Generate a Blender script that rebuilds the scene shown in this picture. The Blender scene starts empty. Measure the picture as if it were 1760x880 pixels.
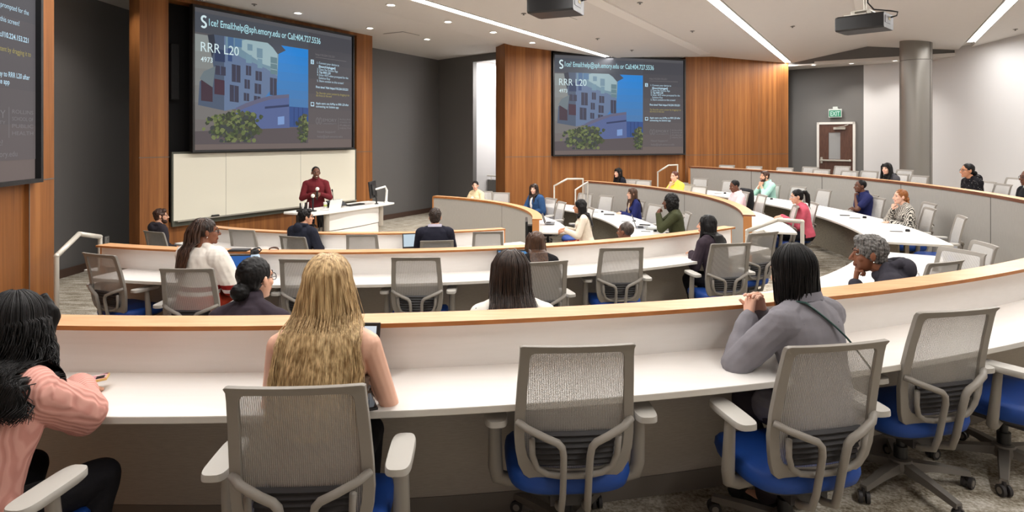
import bpy, bmesh, math, random
from mathutils import Vector, Matrix, noise
random.seed(7)
SC = bpy.context.scene
COL = SC.collection
PI = math.pi
V = Vector
# ---- camera calibration (image taken as 1760x880); real-world metres, z = 0 on the stage floor
FPX, CXP, HYP, EYE = 1070.0, 880.0, 237.0, 2.357
T1, T2, T3 = 0.58, 0.29, 0.0                 # floor heights of the three tiers

def at(px, py, z):                            # where the sight line of a pixel meets height z
    Y = (EYE - z) * FPX / (py - HYP)
    return V(((px - CXP) / FPX * Y, Y, z))

def deep(px, py, Y):                          # the point of a sight line at depth Y
    return V(((px - CXP) / FPX * Y, Y, EYE - (py - HYP) / FPX * Y))

RC = (-3.85, 11.2)
def ring(px, R, z, c=RC):                     # where a column of the picture meets a seating ring
    k = (px - CXP) / FPX
    a = k * k + 1; b = -2 * (k * c[0] + c[1]); q = c[0] ** 2 + c[1] ** 2 - R * R
    Y = (-b + math.sqrt(max(0, b * b - 4 * a * q))) / (2 * a)
    return V((k * Y, Y, z))

# ---- materials
def lin(c):
    return tuple((x / 255 / 12.92 if x / 255 <= .04045 else ((x / 255 + .055) / 1.055) ** 2.4) for x in c) + (1.0,)

MATS = {}
def mat(name, c, rough=.5, metal=0, spec=.5, bump=0, bscale=200, var=0, vscale=6, stretch=None, emit=0):
    if name in MATS: return MATS[name]
    m = bpy.data.materials.new(name); m.use_nodes = True
    nt = m.node_tree; b = nt.nodes['Principled BSDF']
    b.inputs['Base Color'].default_value = lin(c)
    b.inputs['Roughness'].default_value = rough
    b.inputs['Metallic'].default_value = metal
    b.inputs['Specular IOR Level'].default_value = spec
    tc = nt.nodes.new('ShaderNodeTexCoord'); mp = nt.nodes.new('ShaderNodeMapping')
    nt.links.new(tc.outputs['Object'], mp.inputs['Vector'])
    if stretch: mp.inputs['Scale'].default_value = stretch
    if var:
        n = nt.nodes.new('ShaderNodeTexNoise'); n.inputs['Scale'].default_value = vscale; n.inputs['Detail'].default_value = 3
        nt.links.new(mp.outputs[0], n.inputs['Vector'])
        mx = nt.nodes.new('ShaderNodeMix'); mx.data_type = 'RGBA'
        a = lin(c)
        mx.inputs['A'].default_value = tuple(x * (1 - var) for x in a[:3]) + (1,)
        mx.inputs['B'].default_value = tuple(min(1, x * (1 + var)) for x in a[:3]) + (1,)
        nt.links.new(n.outputs['Fac'], mx.inputs['Factor']); nt.links.new(mx.outputs['Result'], b.inputs['Base Color'])
    if bump:
        n2 = nt.nodes.new('ShaderNodeTexNoise'); n2.inputs['Scale'].default_value = bscale
        nt.links.new(mp.outputs[0], n2.inputs['Vector'])
        bp = nt.nodes.new('ShaderNodeBump'); bp.inputs['Strength'].default_value = bump; bp.inputs['Distance'].default_value = .003
        nt.links.new(n2.outputs['Fac'], bp.inputs['Height']); nt.links.new(bp.outputs[0], b.inputs['Normal'])
    if emit:
        b.inputs['Emission Color'].default_value = lin(c); b.inputs['Emission Strength'].default_value = emit
    MATS[name] = m
    return m

def ramp_mat(name, stops, scale, tex='NOISE', stretch=(1, 1, 1), rough=.5, spec=.4, detail=4, bump=0, coord='Object', dist=0, wave_dir='X'):
    if name in MATS: return MATS[name]
    m = bpy.data.materials.new(name); m.use_nodes = True
    nt = m.node_tree; b = nt.nodes['Principled BSDF']
    b.inputs['Roughness'].default_value = rough; b.inputs['Specular IOR Level'].default_value = spec
    tc = nt.nodes.new('ShaderNodeTexCoord'); mp = nt.nodes.new('ShaderNodeMapping')
    mp.inputs['Scale'].default_value = stretch
    nt.links.new(tc.outputs[coord], mp.inputs['Vector'])
    if tex == 'NOISE':
        n = nt.nodes.new('ShaderNodeTexNoise'); n.inputs['Detail'].default_value = detail; out = n.outputs['Fac']
    elif tex == 'VORONOI':
        n = nt.nodes.new('ShaderNodeTexVoronoi'); out = n.outputs['Distance']
    else:
        n = nt.nodes.new('ShaderNodeTexWave'); n.bands_direction = wave_dir; n.inputs['Distortion'].default_value = dist
        n.inputs['Detail'].default_value = detail; out = n.outputs['Fac']
    n.inputs['Scale'].default_value = scale
    nt.links.new(mp.outputs[0], n.inputs['Vector'])
    r = nt.nodes.new('ShaderNodeValToRGB'); e = r.color_ramp.elements
    while len(e) < len(stops): e.new(.5)
    for el, (p, c) in zip(e, stops): el.position = p; el.color = lin(c)
    nt.links.new(out, r.inputs['Fac']); nt.links.new(r.outputs[0], b.inputs['Base Color'])
    if bump:
        bp = nt.nodes.new('ShaderNodeBump'); bp.inputs['Strength'].default_value = bump; bp.inputs['Distance'].default_value = .004
        nt.links.new(out, bp.inputs['Height']); nt.links.new(bp.outputs[0], b.inputs['Normal'])
    MATS[name] = m
    return m

def glow(name, c, strength=1.0, base=None):
    if name in MATS: return MATS[name]
    m = bpy.data.materials.new(name); m.use_nodes = True
    b = m.node_tree.nodes['Principled BSDF']
    b.inputs['Base Color'].default_value = lin(base) if base else (0, 0, 0, 1)
    b.inputs['Roughness'].default_value = .8; b.inputs['Specular IOR Level'].default_value = .1
    b.inputs['Emission Color'].default_value = lin(c); b.inputs['Emission Strength'].default_value = strength
    MATS[name] = m
    return m

def mesh_fabric(name, c, alpha):
    m = bpy.data.materials.new(name); m.use_nodes = True
    nt = m.node_tree; b = nt.nodes['Principled BSDF']
    b.inputs['Base Color'].default_value = lin(c); b.inputs['Roughness'].default_value = .7
    tc = nt.nodes.new('ShaderNodeTexCoord')
    w = nt.nodes.new('ShaderNodeTexWave'); w.bands_direction = 'X'; w.inputs['Scale'].default_value = 45; w.inputs['Distortion'].default_value = .6
    w.inputs['Detail Scale'].default_value = 3
    nt.links.new(tc.outputs['Object'], w.inputs['Vector'])
    w2 = nt.nodes.new('ShaderNodeTexWave'); w2.bands_direction = 'Z'; w2.inputs['Scale'].default_value = 60
    nt.links.new(tc.outputs['Object'], w2.inputs['Vector'])
    mx = nt.nodes.new('ShaderNodeMath'); mx.operation = 'MULTIPLY_ADD'; mx.inputs[1].default_value = .55; mx.inputs[2].default_value = alpha - .25
    nt.links.new(w.outputs['Fac'], mx.inputs[0])
    ad = nt.nodes.new('ShaderNodeMath'); ad.operation = 'MULTIPLY_ADD'; ad.inputs[1].default_value = .18; ad.use_clamp = True
    nt.links.new(w2.outputs['Fac'], ad.inputs[0]); nt.links.new(mx.outputs[0], ad.inputs[2])
    nt.links.new(ad.outputs[0], b.inputs['Alpha'])
    MATS[name] = m
    return m

def wood_panel(name):
    m = bpy.data.materials.new(name); m.use_nodes = True
    nt = m.node_tree; b = nt.nodes['Principled BSDF']
    b.inputs['Roughness'].default_value = .5; b.inputs['Specular IOR Level'].default_value = .3
    tc = nt.nodes.new('ShaderNodeTexCoord')
    def nz(sc, stx, stz, det):
        mp = nt.nodes.new('ShaderNodeMapping'); mp.inputs['Scale'].default_value = (stx, 0.2, stz)
        nt.links.new(tc.outputs['Object'], mp.inputs['Vector'])
        n = nt.nodes.new('ShaderNodeTexNoise'); n.inputs['Scale'].default_value = sc; n.inputs['Detail'].default_value = det
        nt.links.new(mp.outputs[0], n.inputs['Vector']); return n.outputs['Fac']
    a = nz(9, 1, .012, 1); f = nz(46, 1, .03, 4)
    mx = nt.nodes.new('ShaderNodeMix'); mx.data_type = 'FLOAT'; mx.inputs['Factor'].default_value = .38
    nt.links.new(a, mx.inputs['A']); nt.links.new(f, mx.inputs['B'])
    r = nt.nodes.new('ShaderNodeValToRGB'); e = r.color_ramp.elements
    e.new(.5)
    for el, (p, c) in zip(e, ((.32, (112, 68, 34)), (.5, (138, 87, 45)), (.68, (158, 104, 57)))): el.position = p; el.color = lin(c)
    nt.links.new(mx.outputs[0], r.inputs['Fac']); nt.links.new(r.outputs[0], b.inputs['Base Color'])
    MATS[name] = m
    return m

WOOD = wood_panel('walnut_veneer')
MAPLE = ramp_mat('maple_cap', ((.3, (202, 150, 106)), (.7, (220, 172, 128))), 5, stretch=(1, 5, 8), rough=.4)
DARK_EDGE = ramp_mat('dark_cap_edge', ((.3, (104, 62, 42)), (.7, (128, 78, 54))), 6, stretch=(1, 3, 8), rough=.45)
MAPLE_EDGE = ramp_mat('maple_edge', ((.3, (150, 92, 44)), (.7, (176, 112, 58))), 6, stretch=(1, 3, 8), rough=.45)
GREYPANEL = ramp_mat('grey_laminate', ((.35, (168, 164, 158)), (.65, (176, 172, 166))), 40, stretch=(6, 6, .3), rough=.55)
UNDERPANEL = ramp_mat('taupe_laminate', ((.35, (166, 157, 145)), (.65, (176, 167, 155))), 40, stretch=(.6, .6, 12), rough=.6)
MODESTY = ramp_mat('woven_modesty', ((.35, (112, 105, 92)), (.65, (138, 130, 116))), 30, stretch=(.6, .6, 6), rough=.7)
DESK = ramp_mat('white_laminate', ((.3, (229, 225, 220)), (.7, (232, 228, 224))), 8, stretch=(.4, 3, 8), rough=.38)
DESKEDGE = mat('desk_edge', (206, 201, 192), .5)
SEAM = mat('dark_seam', (95, 90, 85), .8)
CHAIRGREY = mat('chair_plastic', (140, 134, 126), .48, spec=.35)
CHAIRPAD = mat('arm_pad', (176, 172, 165), .55)
MESHF = mesh_fabric('mesh_fabric_lit', (222, 219, 215), .50)  # pale sheet: the lit look of the chair fronts put into its colour
MESHR = mesh_fabric('mesh_fabric_shaded', (122, 115, 107), .24)  # dark sheet added behind: shade on the chair backs put into its colour
BLUE = mat('blue_fabric', (6, 62, 142), .6, bump=.3, bscale=500, var=.15, vscale=8)
DARKPL = mat('dark_plastic', (52, 49, 50), .5)
BLACK = mat('black_plastic', (20, 20, 22), .45)
BLACKMAT = mat('black_matte', (14, 13, 14), .9)
GREYWALL = mat('charcoal_paint', (104, 102, 100), .75, bump=.1, bscale=120)
WHITEWALL = mat('white_paint', (214, 212, 212), .8)
CEIL = mat('ceiling_paint', (212, 207, 202), .85, bump=.05, bscale=60, var=.02)
METAL = mat('brushed_steel', (186, 182, 172), .35, metal=.6)
RAIL = mat('railing_paint', (206, 200, 188), .4, metal=.2)
WHITEPL = mat('white_plastic', (230, 228, 224), .4)
COLM = mat('column_cladding', (136, 132, 126), .36, metal=.42)
def carpet():
    m = bpy.data.materials.new('streaked_carpet'); m.use_nodes = True
    nt = m.node_tree; b = nt.nodes['Principled BSDF']; b.inputs['Roughness'].default_value = .95; b.inputs['Specular IOR Level'].default_value = .1
    tc = nt.nodes.new('ShaderNodeTexCoord'); outs = []
    for sc, st, det in ((3.2, (1, 3.2, 1), 6), (60, (1, 1, 1), 2)):
        mp = nt.nodes.new('ShaderNodeMapping'); mp.inputs['Scale'].default_value = st; mp.inputs['Rotation'].default_value = (0, 0, .5)
        nt.links.new(tc.outputs['Object'], mp.inputs['Vector'])
        n = nt.nodes.new('ShaderNodeTexNoise'); n.inputs['Scale'].default_value = sc; n.inputs['Detail'].default_value = det; n.inputs['Roughness'].default_value = .75
        nt.links.new(mp.outputs[0], n.inputs['Vector']); outs.append(n.outputs['Fac'])
    mx = nt.nodes.new('ShaderNodeMix'); mx.data_type = 'FLOAT'; mx.inputs['Factor'].default_value = .4
    nt.links.new(outs[0], mx.inputs['A']); nt.links.new(outs[1], mx.inputs['B'])
    r = nt.nodes.new('ShaderNodeValToRGB'); e = r.color_ramp.elements; e.new(.5)
    for el, (p, c) in zip(e, ((.38, (112, 101, 84)), (.5, (172, 163, 147)), (.62, (216, 210, 200)))): el.position = p; el.color = lin(c)
    nt.links.new(mx.outputs[0], r.inputs['Fac']); nt.links.new(r.outputs[0], b.inputs['Base Color'])
    bp = nt.nodes.new('ShaderNodeBump'); bp.inputs['Strength'].default_value = .5; bp.inputs['Distance'].default_value = .01
    nt.links.new(outs[1], bp.inputs['Height']); nt.links.new(bp.outputs[0], b.inputs['Normal'])
    return m
CARPET = carpet()

# ---- mesh building
class MB:
    def __init__(s): s.v = []; s.f = []; s.m = []
    def add(s, vs, fs, mi=0):
        b = len(s.v); s.v += [tuple(p) for p in vs]
        for f in fs: s.f.append([b + i for i in f]); s.m.append(mi)
    def box(s, c, size, rz=0, mi=0, R=None):
        x, y, z = (d / 2 for d in size)
        M = R if R is not None else Matrix.Rotation(rz, 3, 'Z')
        vs = [V(c) + M @ V((i * x, j * y, k * z)) for i in (-1, 1) for j in (-1, 1) for k in (-1, 1)]
        s.add(vs, [(0, 1, 3, 2), (4, 6, 7, 5), (0, 4, 5, 1), (2, 3, 7, 6), (0, 2, 6, 4), (1, 5, 7, 3)], mi)
    def prism(s, poly, z0, z1, mi=0, mtop=None):
        n = len(poly)
        vs = [(x, y, z0) for x, y in poly] + [(x, y, z1) for x, y in poly]
        s.add(vs, [tuple(range(n))[::-1]] + [(i, (i + 1) % n, n + (i + 1) % n, n + i) for i in range(n)], mi)
        s.add([(x, y, z1) for x, y in poly], [tuple(range(n))], mi if mtop is None else mtop)
    def loft(s, rings, mi=0, caps=True, closed=True):
        n = len(rings[0]); fs = []
        vs = [p for r in rings for p in r]
        for i in range(len(rings) - 1):
            for j in range(n if closed else n - 1):
                a, b = i * n + j, i * n + (j + 1) % n
                fs.append((a, b, b + n, a + n))
        if caps: fs.append(tuple(range(n))[::-1]); fs.append(tuple(range((len(rings) - 1) * n, len(rings) * n)))
        s.add(vs, fs, mi)
    def tube(s, pts, r, seg=8, mi=0, flat=1.0):
        pts = [V(p) for p in pts]; n = len(pts)
        rs = r if isinstance(r, (list, tuple)) else [r] * n
        ref = None; rings = []
        for i, p in enumerate(pts):
            d = (pts[min(i + 1, n - 1)] - pts[max(i - 1, 0)]); d = d.normalized() if d.length > 1e-9 else V((0, 0, 1))
            if ref is None: ref = V((0, 0, 1)) if abs(d.z) < .9 else V((0, 1, 0))
            a = (ref - d * ref.dot(d)); a = a.normalized() if a.length > 1e-6 else d.orthogonal().normalized()
            b = d.cross(a); ref = a
            rings.append([p + (a * math.cos(t) * rs[i] * flat + b * math.sin(t) * rs[i]) for t in (2 * PI * (k + .5) / seg for k in range(seg))])
        s.loft(rings, mi)
    def ell(s, c, r, mi=0, seg=16, rows=10, M=None):
        r = (r, r, r) if not isinstance(r, (list, tuple)) else r
        M = M or Matrix.Identity(3); c = V(c)
        vs = [c + M @ V((0, 0, -r[2]))]; fs = []
        for i in range(1, rows):
            t = -PI / 2 + PI * i / rows
            for k in range(seg):
                p = 2 * PI * k / seg
                vs.append(c + M @ V((r[0] * math.cos(t) * math.cos(p), r[1] * math.cos(t) * math.sin(p), r[2] * math.sin(t))))
        vs.append(c + M @ V((0, 0, r[2])))
        for k in range(seg): fs.append((0, 1 + (k + 1) % seg, 1 + k))
        for i in range(rows - 2):
            for k in range(seg):
                a = 1 + i * seg + k; b = 1 + i * seg + (k + 1) % seg
                fs.append((a, b, b + seg, a + seg))
        L = len(vs) - 1
        for k in range(seg): fs.append((L, L - seg + k, L - seg + (k + 1) % seg))
        s.add(vs, fs, mi)
    def cap(s, p0, r0, p1, r1, mi=0, seg=12):
        p0, p1 = V(p0), V(p1)
        s.tube([p0, p1], [r0, r1], seg, mi); s.ell(p0, r0, mi, seg, 8); s.ell(p1, r1, mi, seg, 8)
    def lathe(s, prof, c=(0, 0, 0), seg=20, mi=0):
        c = V(c)
        s.loft([[c + V((r * math.cos(2 * PI * k / seg), r * math.sin(2 * PI * k / seg), z)) for k in range(seg)] for r, z in prof], mi)
    def arc(s, c, r0, r1, z0, z1, a0, a1, n=48, mi=0, mtop=None, mout=None):
        rings = []
        for i in range(n + 1):
            a = a0 + (a1 - a0) * i / n; ca, sa = math.cos(a), math.sin(a)
            rings.append([V((c[0] + r * ca, c[1] + r * sa, z)) for r, z in ((r0, z0), (r1, z0), (r1, z1), (r0, z1))])
        vs = [p for r in rings for p in r]
        def side(j, m): s.add(vs, [(i * 4 + j, i * 4 + (j + 1) % 4, (i + 1) * 4 + (j + 1) % 4, (i + 1) * 4 + j) for i in range(n)], m)
        side(0, mi); side(1, mi if mout is None else mout); side(2, mi if mtop is None else mtop); side(3, mi if mout is None else mout)
        s.add(rings[0], [(0, 1, 2, 3)], mi if mout is None else mout); s.add(rings[-1], [(3, 2, 1, 0)], mi if mout is None else mout)
    def mesh(s, name='m'):
        me = bpy.data.meshes.new(name); me.from_pydata([tuple(p) for p in s.v], [], s.f); me.update()
        return me
    def build(s, name, mats, parent=None, smooth=False, weld=True, bevel=0):
        me = s.mesh(name)
        mats = mats if isinstance(mats, (list, tuple)) else [mats]
        for m in mats: me.materials.append(m)
        for p, i in zip(me.polygons, s.m): p.material_index = i
        bm = bmesh.new(); bm.from_mesh(me)
        if weld: bmesh.ops.remove_doubles(bm, verts=bm.verts, dist=1e-5)
        bmesh.ops.recalc_face_normals(bm, faces=bm.faces); bm.to_mesh(me); bm.free()
        o = bpy.data.objects.new(name, me); COL.objects.link(o)
        if parent is not None: o.parent = parent
        if smooth:
            for p in me.polygons: p.use_smooth = True
            if smooth == 'auto':
                me.set_sharp_from_angle(angle=.7)
        if bevel:
            b = o.modifiers.new('bevel', 'BEVEL'); b.width = bevel; b.segments = 2; b.limit_method = 'ANGLE'
        return o

def tag(o, label=None, cat=None, group=None, kind=None):
    if label: o['label'] = label
    if cat: o['category'] = cat
    if group: o['group'] = group
    if kind: o['kind'] = kind
    return o
def thing(name, label, cat, loc=(0, 0, 0), rz=0, group=None):
    o = bpy.data.objects.new(name, None); COL.objects.link(o); o.empty_display_size = .1
    o.location = loc; o.rotation_euler = (0, 0, rz)
    return tag(o, label, cat, group)
def struct(o): o['kind'] = 'structure'; return o
def dup(root, loc, rz, label, group=None):
    r = root.copy(); COL.objects.link(r); r.location = loc; r.rotation_euler = (0, 0, rz); r['label'] = label
    if group: r['group'] = group
    for ch in list(root.children):
        c = ch.copy(); COL.objects.link(c); c.parent = r
        for g in list(ch.children):
            d = g.copy(); COL.objects.link(d); d.parent = c
    return r
def pt(c, R, a): return (c[0] + R * math.cos(a), c[1] + R * math.sin(a))
def ang(c, p): return math.atan2(p[1] - c[1], p[0] - c[0])
# =============================================================== people
def remesh(mb, voxel, it=4, fac=.5, disp=None):
    me = mb.mesh('tmp')
    bm = bmesh.new(); bm.from_mesh(me); bmesh.ops.recalc_face_normals(bm, faces=bm.faces); bm.to_mesh(me); bm.free()
    o = bpy.data.objects.new('tmp', me); COL.objects.link(o)
    r = o.modifiers.new('r', 'REMESH'); r.mode = 'VOXEL'; r.voxel_size = voxel; r.use_smooth_shade = True
    if it:
        s = o.modifiers.new('s', 'SMOOTH'); s.iterations = it; s.factor = fac
    dg = bpy.context.evaluated_depsgraph_get()
    me2 = bpy.data.meshes.new_from_object(o.evaluated_get(dg))
    bpy.data.objects.remove(o); bpy.data.meshes.remove(me)
    if disp:
        nrm = [v.normal.copy() for v in me2.vertices]
        for v, n in zip(me2.vertices, nrm): v.co += n * disp(v.co)
        me2.update()
    for p in me2.polygons: p.use_smooth = True
    return me2

def finish(me, name, mats, parent, extra=None):
    """remeshed surface + extra islands (an MB whose material indices follow on) -> one object"""
    for m in mats: me.materials.append(m)
    if extra is not None and extra.v:
        bm = bmesh.new(); bm.from_mesh(me)
        e = extra.mesh('e')
        for p, i in zip(e.polygons, extra.m): p.material_index = i; p.use_smooth = True
        b2 = bmesh.new(); b2.from_mesh(e); bmesh.ops.recalc_face_normals(b2, faces=b2.faces); b2.to_mesh(e); b2.free()
        bm.from_mesh(e); bm.to_mesh(me); bm.free(); bpy.data.meshes.remove(e)
    me.name = name
    o = bpy.data.objects.new(name, me); COL.objects.link(o); o.parent = parent
    return o

SKINS = {'pale': (226, 178, 154), 'fair': (214, 162, 134), 'tan': (190, 134, 102), 'brown': (124, 76, 52), 'dark': (98, 60, 42), 'deep': (104, 66, 48)}
def skin(k): return mat('skin_' + k, SKINS[k], .5, spec=.4, var=.05, vscale=20)
def hairmat(name, c1, c2):
    dk = sum(c2) < 120
    return ramp_mat('hair_' + name, ((.32, c1), (.68, c2)), 30, stretch=(3, 3, .25), rough=.5 if dk else .42, spec=.22 if dk else .35, bump=.5)
HAIRS = {'black': ((8, 7, 7), (22, 19, 19)), 'darkbrown': ((24, 17, 13), (56, 38, 28)), 'brown': ((44, 29, 20), (86, 58, 40)),
         'blonde': ((128, 98, 60), (216, 186, 138)), 'red': ((112, 54, 28), (168, 92, 52)), 'auburn': ((60, 30, 22), (104, 54, 40)), 'chestnut': ((38, 24, 17), (78, 48, 34)),
         'ginger': ((96, 52, 24), (168, 106, 56)), 'grey': ((30, 28, 28), (128, 124, 120)), 'salt': ((44, 34, 29), (84, 72, 64))}
def cloth(name, c, **k): return mat('cloth_' + name, c, .85, spec=.2, bump=k.pop('bump', .35), bscale=k.pop('bscale', 260), var=k.pop('var', .1), vscale=k.pop('vscale', 14), **k)

def fold(amp, sc, seed):
    o = V((seed * 3.1, seed * 1.7, seed))
    def f(co):
        p = co * sc + o
        return amp * (noise.noise(V((p.x * 1.3, p.y * 1.3, p.z * .8 + p.x * .7))) + .6 * noise.noise(p * 2.3))
    return f

def ik(S, W, a, b, pole):
    d = W - S; L = d.length
    if L > a + b - .004: W = S + d * ((a + b - .004) / L); d = W - S; L = d.length
    u = d / L; x = (a * a - b * b + L * L) / (2 * L); h = math.sqrt(max(0, a * a - x * x))
    q = V(pole); q = q - u * q.dot(u); q.normalize()
    return S + u * x + q * h, W

def hand(ex, core, W, fd, pn, curl, side, s, mi=0):
    """palm into core (remeshed with the body), five bent fingers into ex"""
    fd = V(fd).normalized(); pn = V(pn); pn = (pn - fd * pn.dot(fd)).normalized()
    sd = fd.cross(pn) * side                       # towards the thumb
    if side > 0: sd = pn.cross(fd)
    else: sd = fd.cross(pn)
    for k, off in enumerate((.030, .011, -.009, -.027)):
        core.cap(W + sd * off * .6 * s + fd * .012 * s, .015 * s, W + sd * off * s + fd * (.083 - abs(off - .008) * .2) * s, .0125 * s, mi, 10)
    Ls = (.070, .079, .073, .058)
    for k, off in enumerate((.030, .011, -.009, -.027)):
        p = W + sd * off * s + fd * .075 * s; d = fd + sd * (off * 2.0); d.normalize(); pts = [p]; rs = [.0098 * s]; ax = d.cross(pn)
        c = curl * (1 + .12 * k)
        for j, fr in enumerate((.48, .30, .22)):
            d = (Matrix.Rotation(c * (.8, 1.0, .7)[j], 3, ax) @ d)
            if d.dot(pn) < -.99: pass
            p = p + d * Ls[k] * fr * s; pts.append(p); rs.append((.0088, .0080, .0066)[j] * s)
        pts.append(p + d * .005 * s); rs.append(.003 * s)
        ex.tube(pts, rs, 8, mi); ex.ell(pts[0], .0098 * s, mi, 8, 6)
    p = W + sd * .026 * s + fd * .022 * s; d = (fd * .75 + sd * .75 + pn * .25).normalized(); pts = [p]; rs = [.014 * s]
    for L, r, t in ((.036, .0115, .3), (.030, .0098, .5), (.022, .008, .4)):
        p = p + d * L * s; pts.append(p); rs.append(r * s); d = (d + fd * t + pn * curl * .25).normalized()
    pts.append(p + d * .003 * s); rs.append(.004 * s)
    ex.tube(pts, rs, 8, mi); ex.ell(pts[0], .014 * s, mi, 8, 6)

def person(P):
    """P: head=(px,py), Y=depth (or R ring), z=floor, yaw; builds one seated or standing figure facing local +Y"""
    z0 = P['z']; stand = P.get('stand', False); vox = P.get('vox', .006)
    hp = deep(P['head'][0], P['head'][1], P['Y']) if 'Y' in P else None
    if hp is None:
        r = ring(P['head'][0], P['R'], 0); hp = deep(P['head'][0], P['head'][1], r.y)
    hz = .92 if stand else .525
    lean = math.radians(P.get('lean', 6)); side = math.radians(P.get('side', 0)); twist = math.radians(P.get('twist', 0))
    RL = Matrix.Rotation(twist, 3, 'Z') @ Matrix.Rotation(side, 3, 'Y') @ Matrix.Rotation(-lean, 3, 'X')
    pel = V((0, 0, hz))
    def up(x, y, z): return pel + RL @ V((x, y, z - .555))
    neck = up(0, .0, 1.085)
    hc0 = up(0, .03, 1.208) + V(P.get('hoff', (0, 0, 0)))
    s = (hp.z - z0) / hc0.z
    if 's' in P: s = P['s']
    yaw = math.radians(P['yaw']); RY = Matrix.Rotation(yaw, 3, 'Z')
    off = RY @ (hc0 * s)
    root = thing('person', P['label'], 'person', (hp.x - off.x, hp.y - off.y, z0 if 's' not in P else hp.z - off.z), yaw)
    fem = P.get('f', True); bw = P.get('build', 1.0) * (.94 if fem else 1.06); sw = (.165 if fem else .190) * P.get('build', 1.0)
    sk = skin(P['skin'])
    HR = RL.lerp(Matrix.Identity(3), .7) if False else Matrix.Rotation(math.radians(P.get('hyaw', 0)), 3, 'Z') @ Matrix.Rotation(math.radians(P.get('hroll', 0)), 3, 'Y') @ Matrix.Rotation(math.radians(P.get('hpitch', 0)), 3, 'X')
    hs = P.get('hs', 1.0)
    def H(x, y, z): return (hc0 + HR @ (V((x, y, z)) * hs)) * s
    def S3(p): return V(p) * s
    core = MB(); ex = MB()
    # --- head
    core.ell(H(0, -.015, .025), [a * s * hs for a in (.073, .092, .088)], 0, 24, 16, HR)
    core.ell(H(0, .022, -.035), [a * s * hs for a in (.057, .066, .080)], 0, 20, 14, HR)
    core.ell(H(0, .028, -.070), [a * s * hs for a in (.047, .053, .046)], 0, 18, 12, HR)
    core.ell(H(0, .068, -.099), [a * s * hs for a in (.020, .018, .017)], 0, 12, 8, HR)
    core.cap(H(-.032, .070, .021), .0125 * s, H(.032, .070, .021), .0125 * s)
    for q in (-1, 1):
        core.ell(H(q * .037, .054, -.027), .022 * s)
        core.ell(H(q * .077, -.012, -.008), [a * s * hs for a in (.010, .018, .030)], 0, 12, 8, HR @ Matrix.Rotation(q * .35, 3, 'Z'))
        core.ell(H(q * .010, .094, -.034), .0085 * s)
    core.cap(H(0, .082, .008), .0085 * s, H(0, .106, -.030), .0125 * s)
    core.cap(H(-.016, .082, -.060), .008 * s, H(.016, .082, -.060), .008 * s)
    core.cap(H(-.013, .080, -.073), .0085 * s, H(.013, .080, -.073), .0085 * s)
    core.cap(H(0, -.022, -.07), .050 * s * bw, S3(neck + V((0, -.01, -.03))), .056 * s * bw)
    E = HR
    for q in (-1, 1):
        ex.ell(H(q * .031, .0665, .003), [a * s * hs for a in (.0140, .0110, .0066)], 2, 14, 10, E)
        ex.ell(H(q * .031, .0765, .003), [a * s * hs for a in (.0058, .0028, .0062)], 3, 12, 8, E)
        ex.tube([H(q * .045, .066, .008), H(q * .038, .0735, .0115), H(q * .031, .076, .0125), H(q * .022, .074, .0105), H(q * .017, .071, .006)], .0021 * s, 6, 3)
        ex.tube([H(q * .014, .083, .026), H(q * .028, .0815, .0315), H(q * .046, .068, .027)], [.0032 * s, .0042 * s, .002 * s], 6, 4)
    if P.get('smile'):
        ex.ell(H(0, .0885, -.0665), [a * s for a in (.019, .006, .0055)], 5, 14, 8, E)
        ex.tube([H(-.027, .078, -.058), H(-.013, .0895, -.0605), H(.013, .0895, -.0605), H(.027, .078, -.058)], .0035 * s, 6, 1)
        ex.tube([H(-.027, .078, -.058), H(-.015, .087, -.072), H(.015, .087, -.072), H(.027, .078, -.058)], .004 * s, 6, 1)
    else:
        ex.tube([H(-.025, .078, -.065), H(-.010, .0895, -.0605), H(0, .0895, -.062), H(.010, .0895, -.0605), H(.025, .078, -.065)], .0035 * s, 6, 1)
        ex.tube([H(-.025, .078, -.066), H(-.010, .0885, -.0715), H(.010, .0885, -.0715), H(.025, .078, -.066)], .0042 * s, 6, 1)
    # --- torso
    def torso(mb, g, zlo, zhi=9, mi=0):
        prof = [(.46, .150, .115, -.01), (.53, .172, .128, -.01), (.60, .166, .122, -.01), (.68, .146, .108, -.005), (.78, .148, .108, 0), (.88, .162, .115, .0), (.96, .166, .108, -.005),
                (1.01, sw * .90, .090, -.012), (1.045, sw * .62, .074, -.014), (1.075, .074, .064, -.012), (1.10, .060, .058, -.010)]
        rings = []
        for z, rx, ry, yo in prof:
            if z < zlo or z > zhi: continue
            rx *= bw; ry *= bw
            rings.append([S3(up((rx + g) * math.cos(t), yo + (ry + g) * math.sin(t), z)) if z > .56 else S3(V((RL @ V(((rx + g) * math.cos(t), yo + (ry + g) * math.sin(t), 0))) + pel + V((0, 0, z - .555)))) for t in (2 * PI * k / 24 for k in range(24))])
        mb.loft(rings, mi)
        for q in ((-1, 1) if zhi > 1 else ()):
            mb.ell(S3(up(q * sw * .86, -.006, .995)), (.062 + g) * s * bw, mi, 14, 10)
            if fem: mb.ell(S3(up(q * .072, .075, .90)), (.062 + g * .6) * s, mi, 14, 10)
            mb.cap(S3(up(q * .05, -.012, 1.058)), (.042 + g * .7) * s, S3(up(q * sw * .8, -.01, 1.008)), (.052 + g * .7) * s, mi)
    torso(core, 0, .52)
    # --- legs
    legs = []
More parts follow.
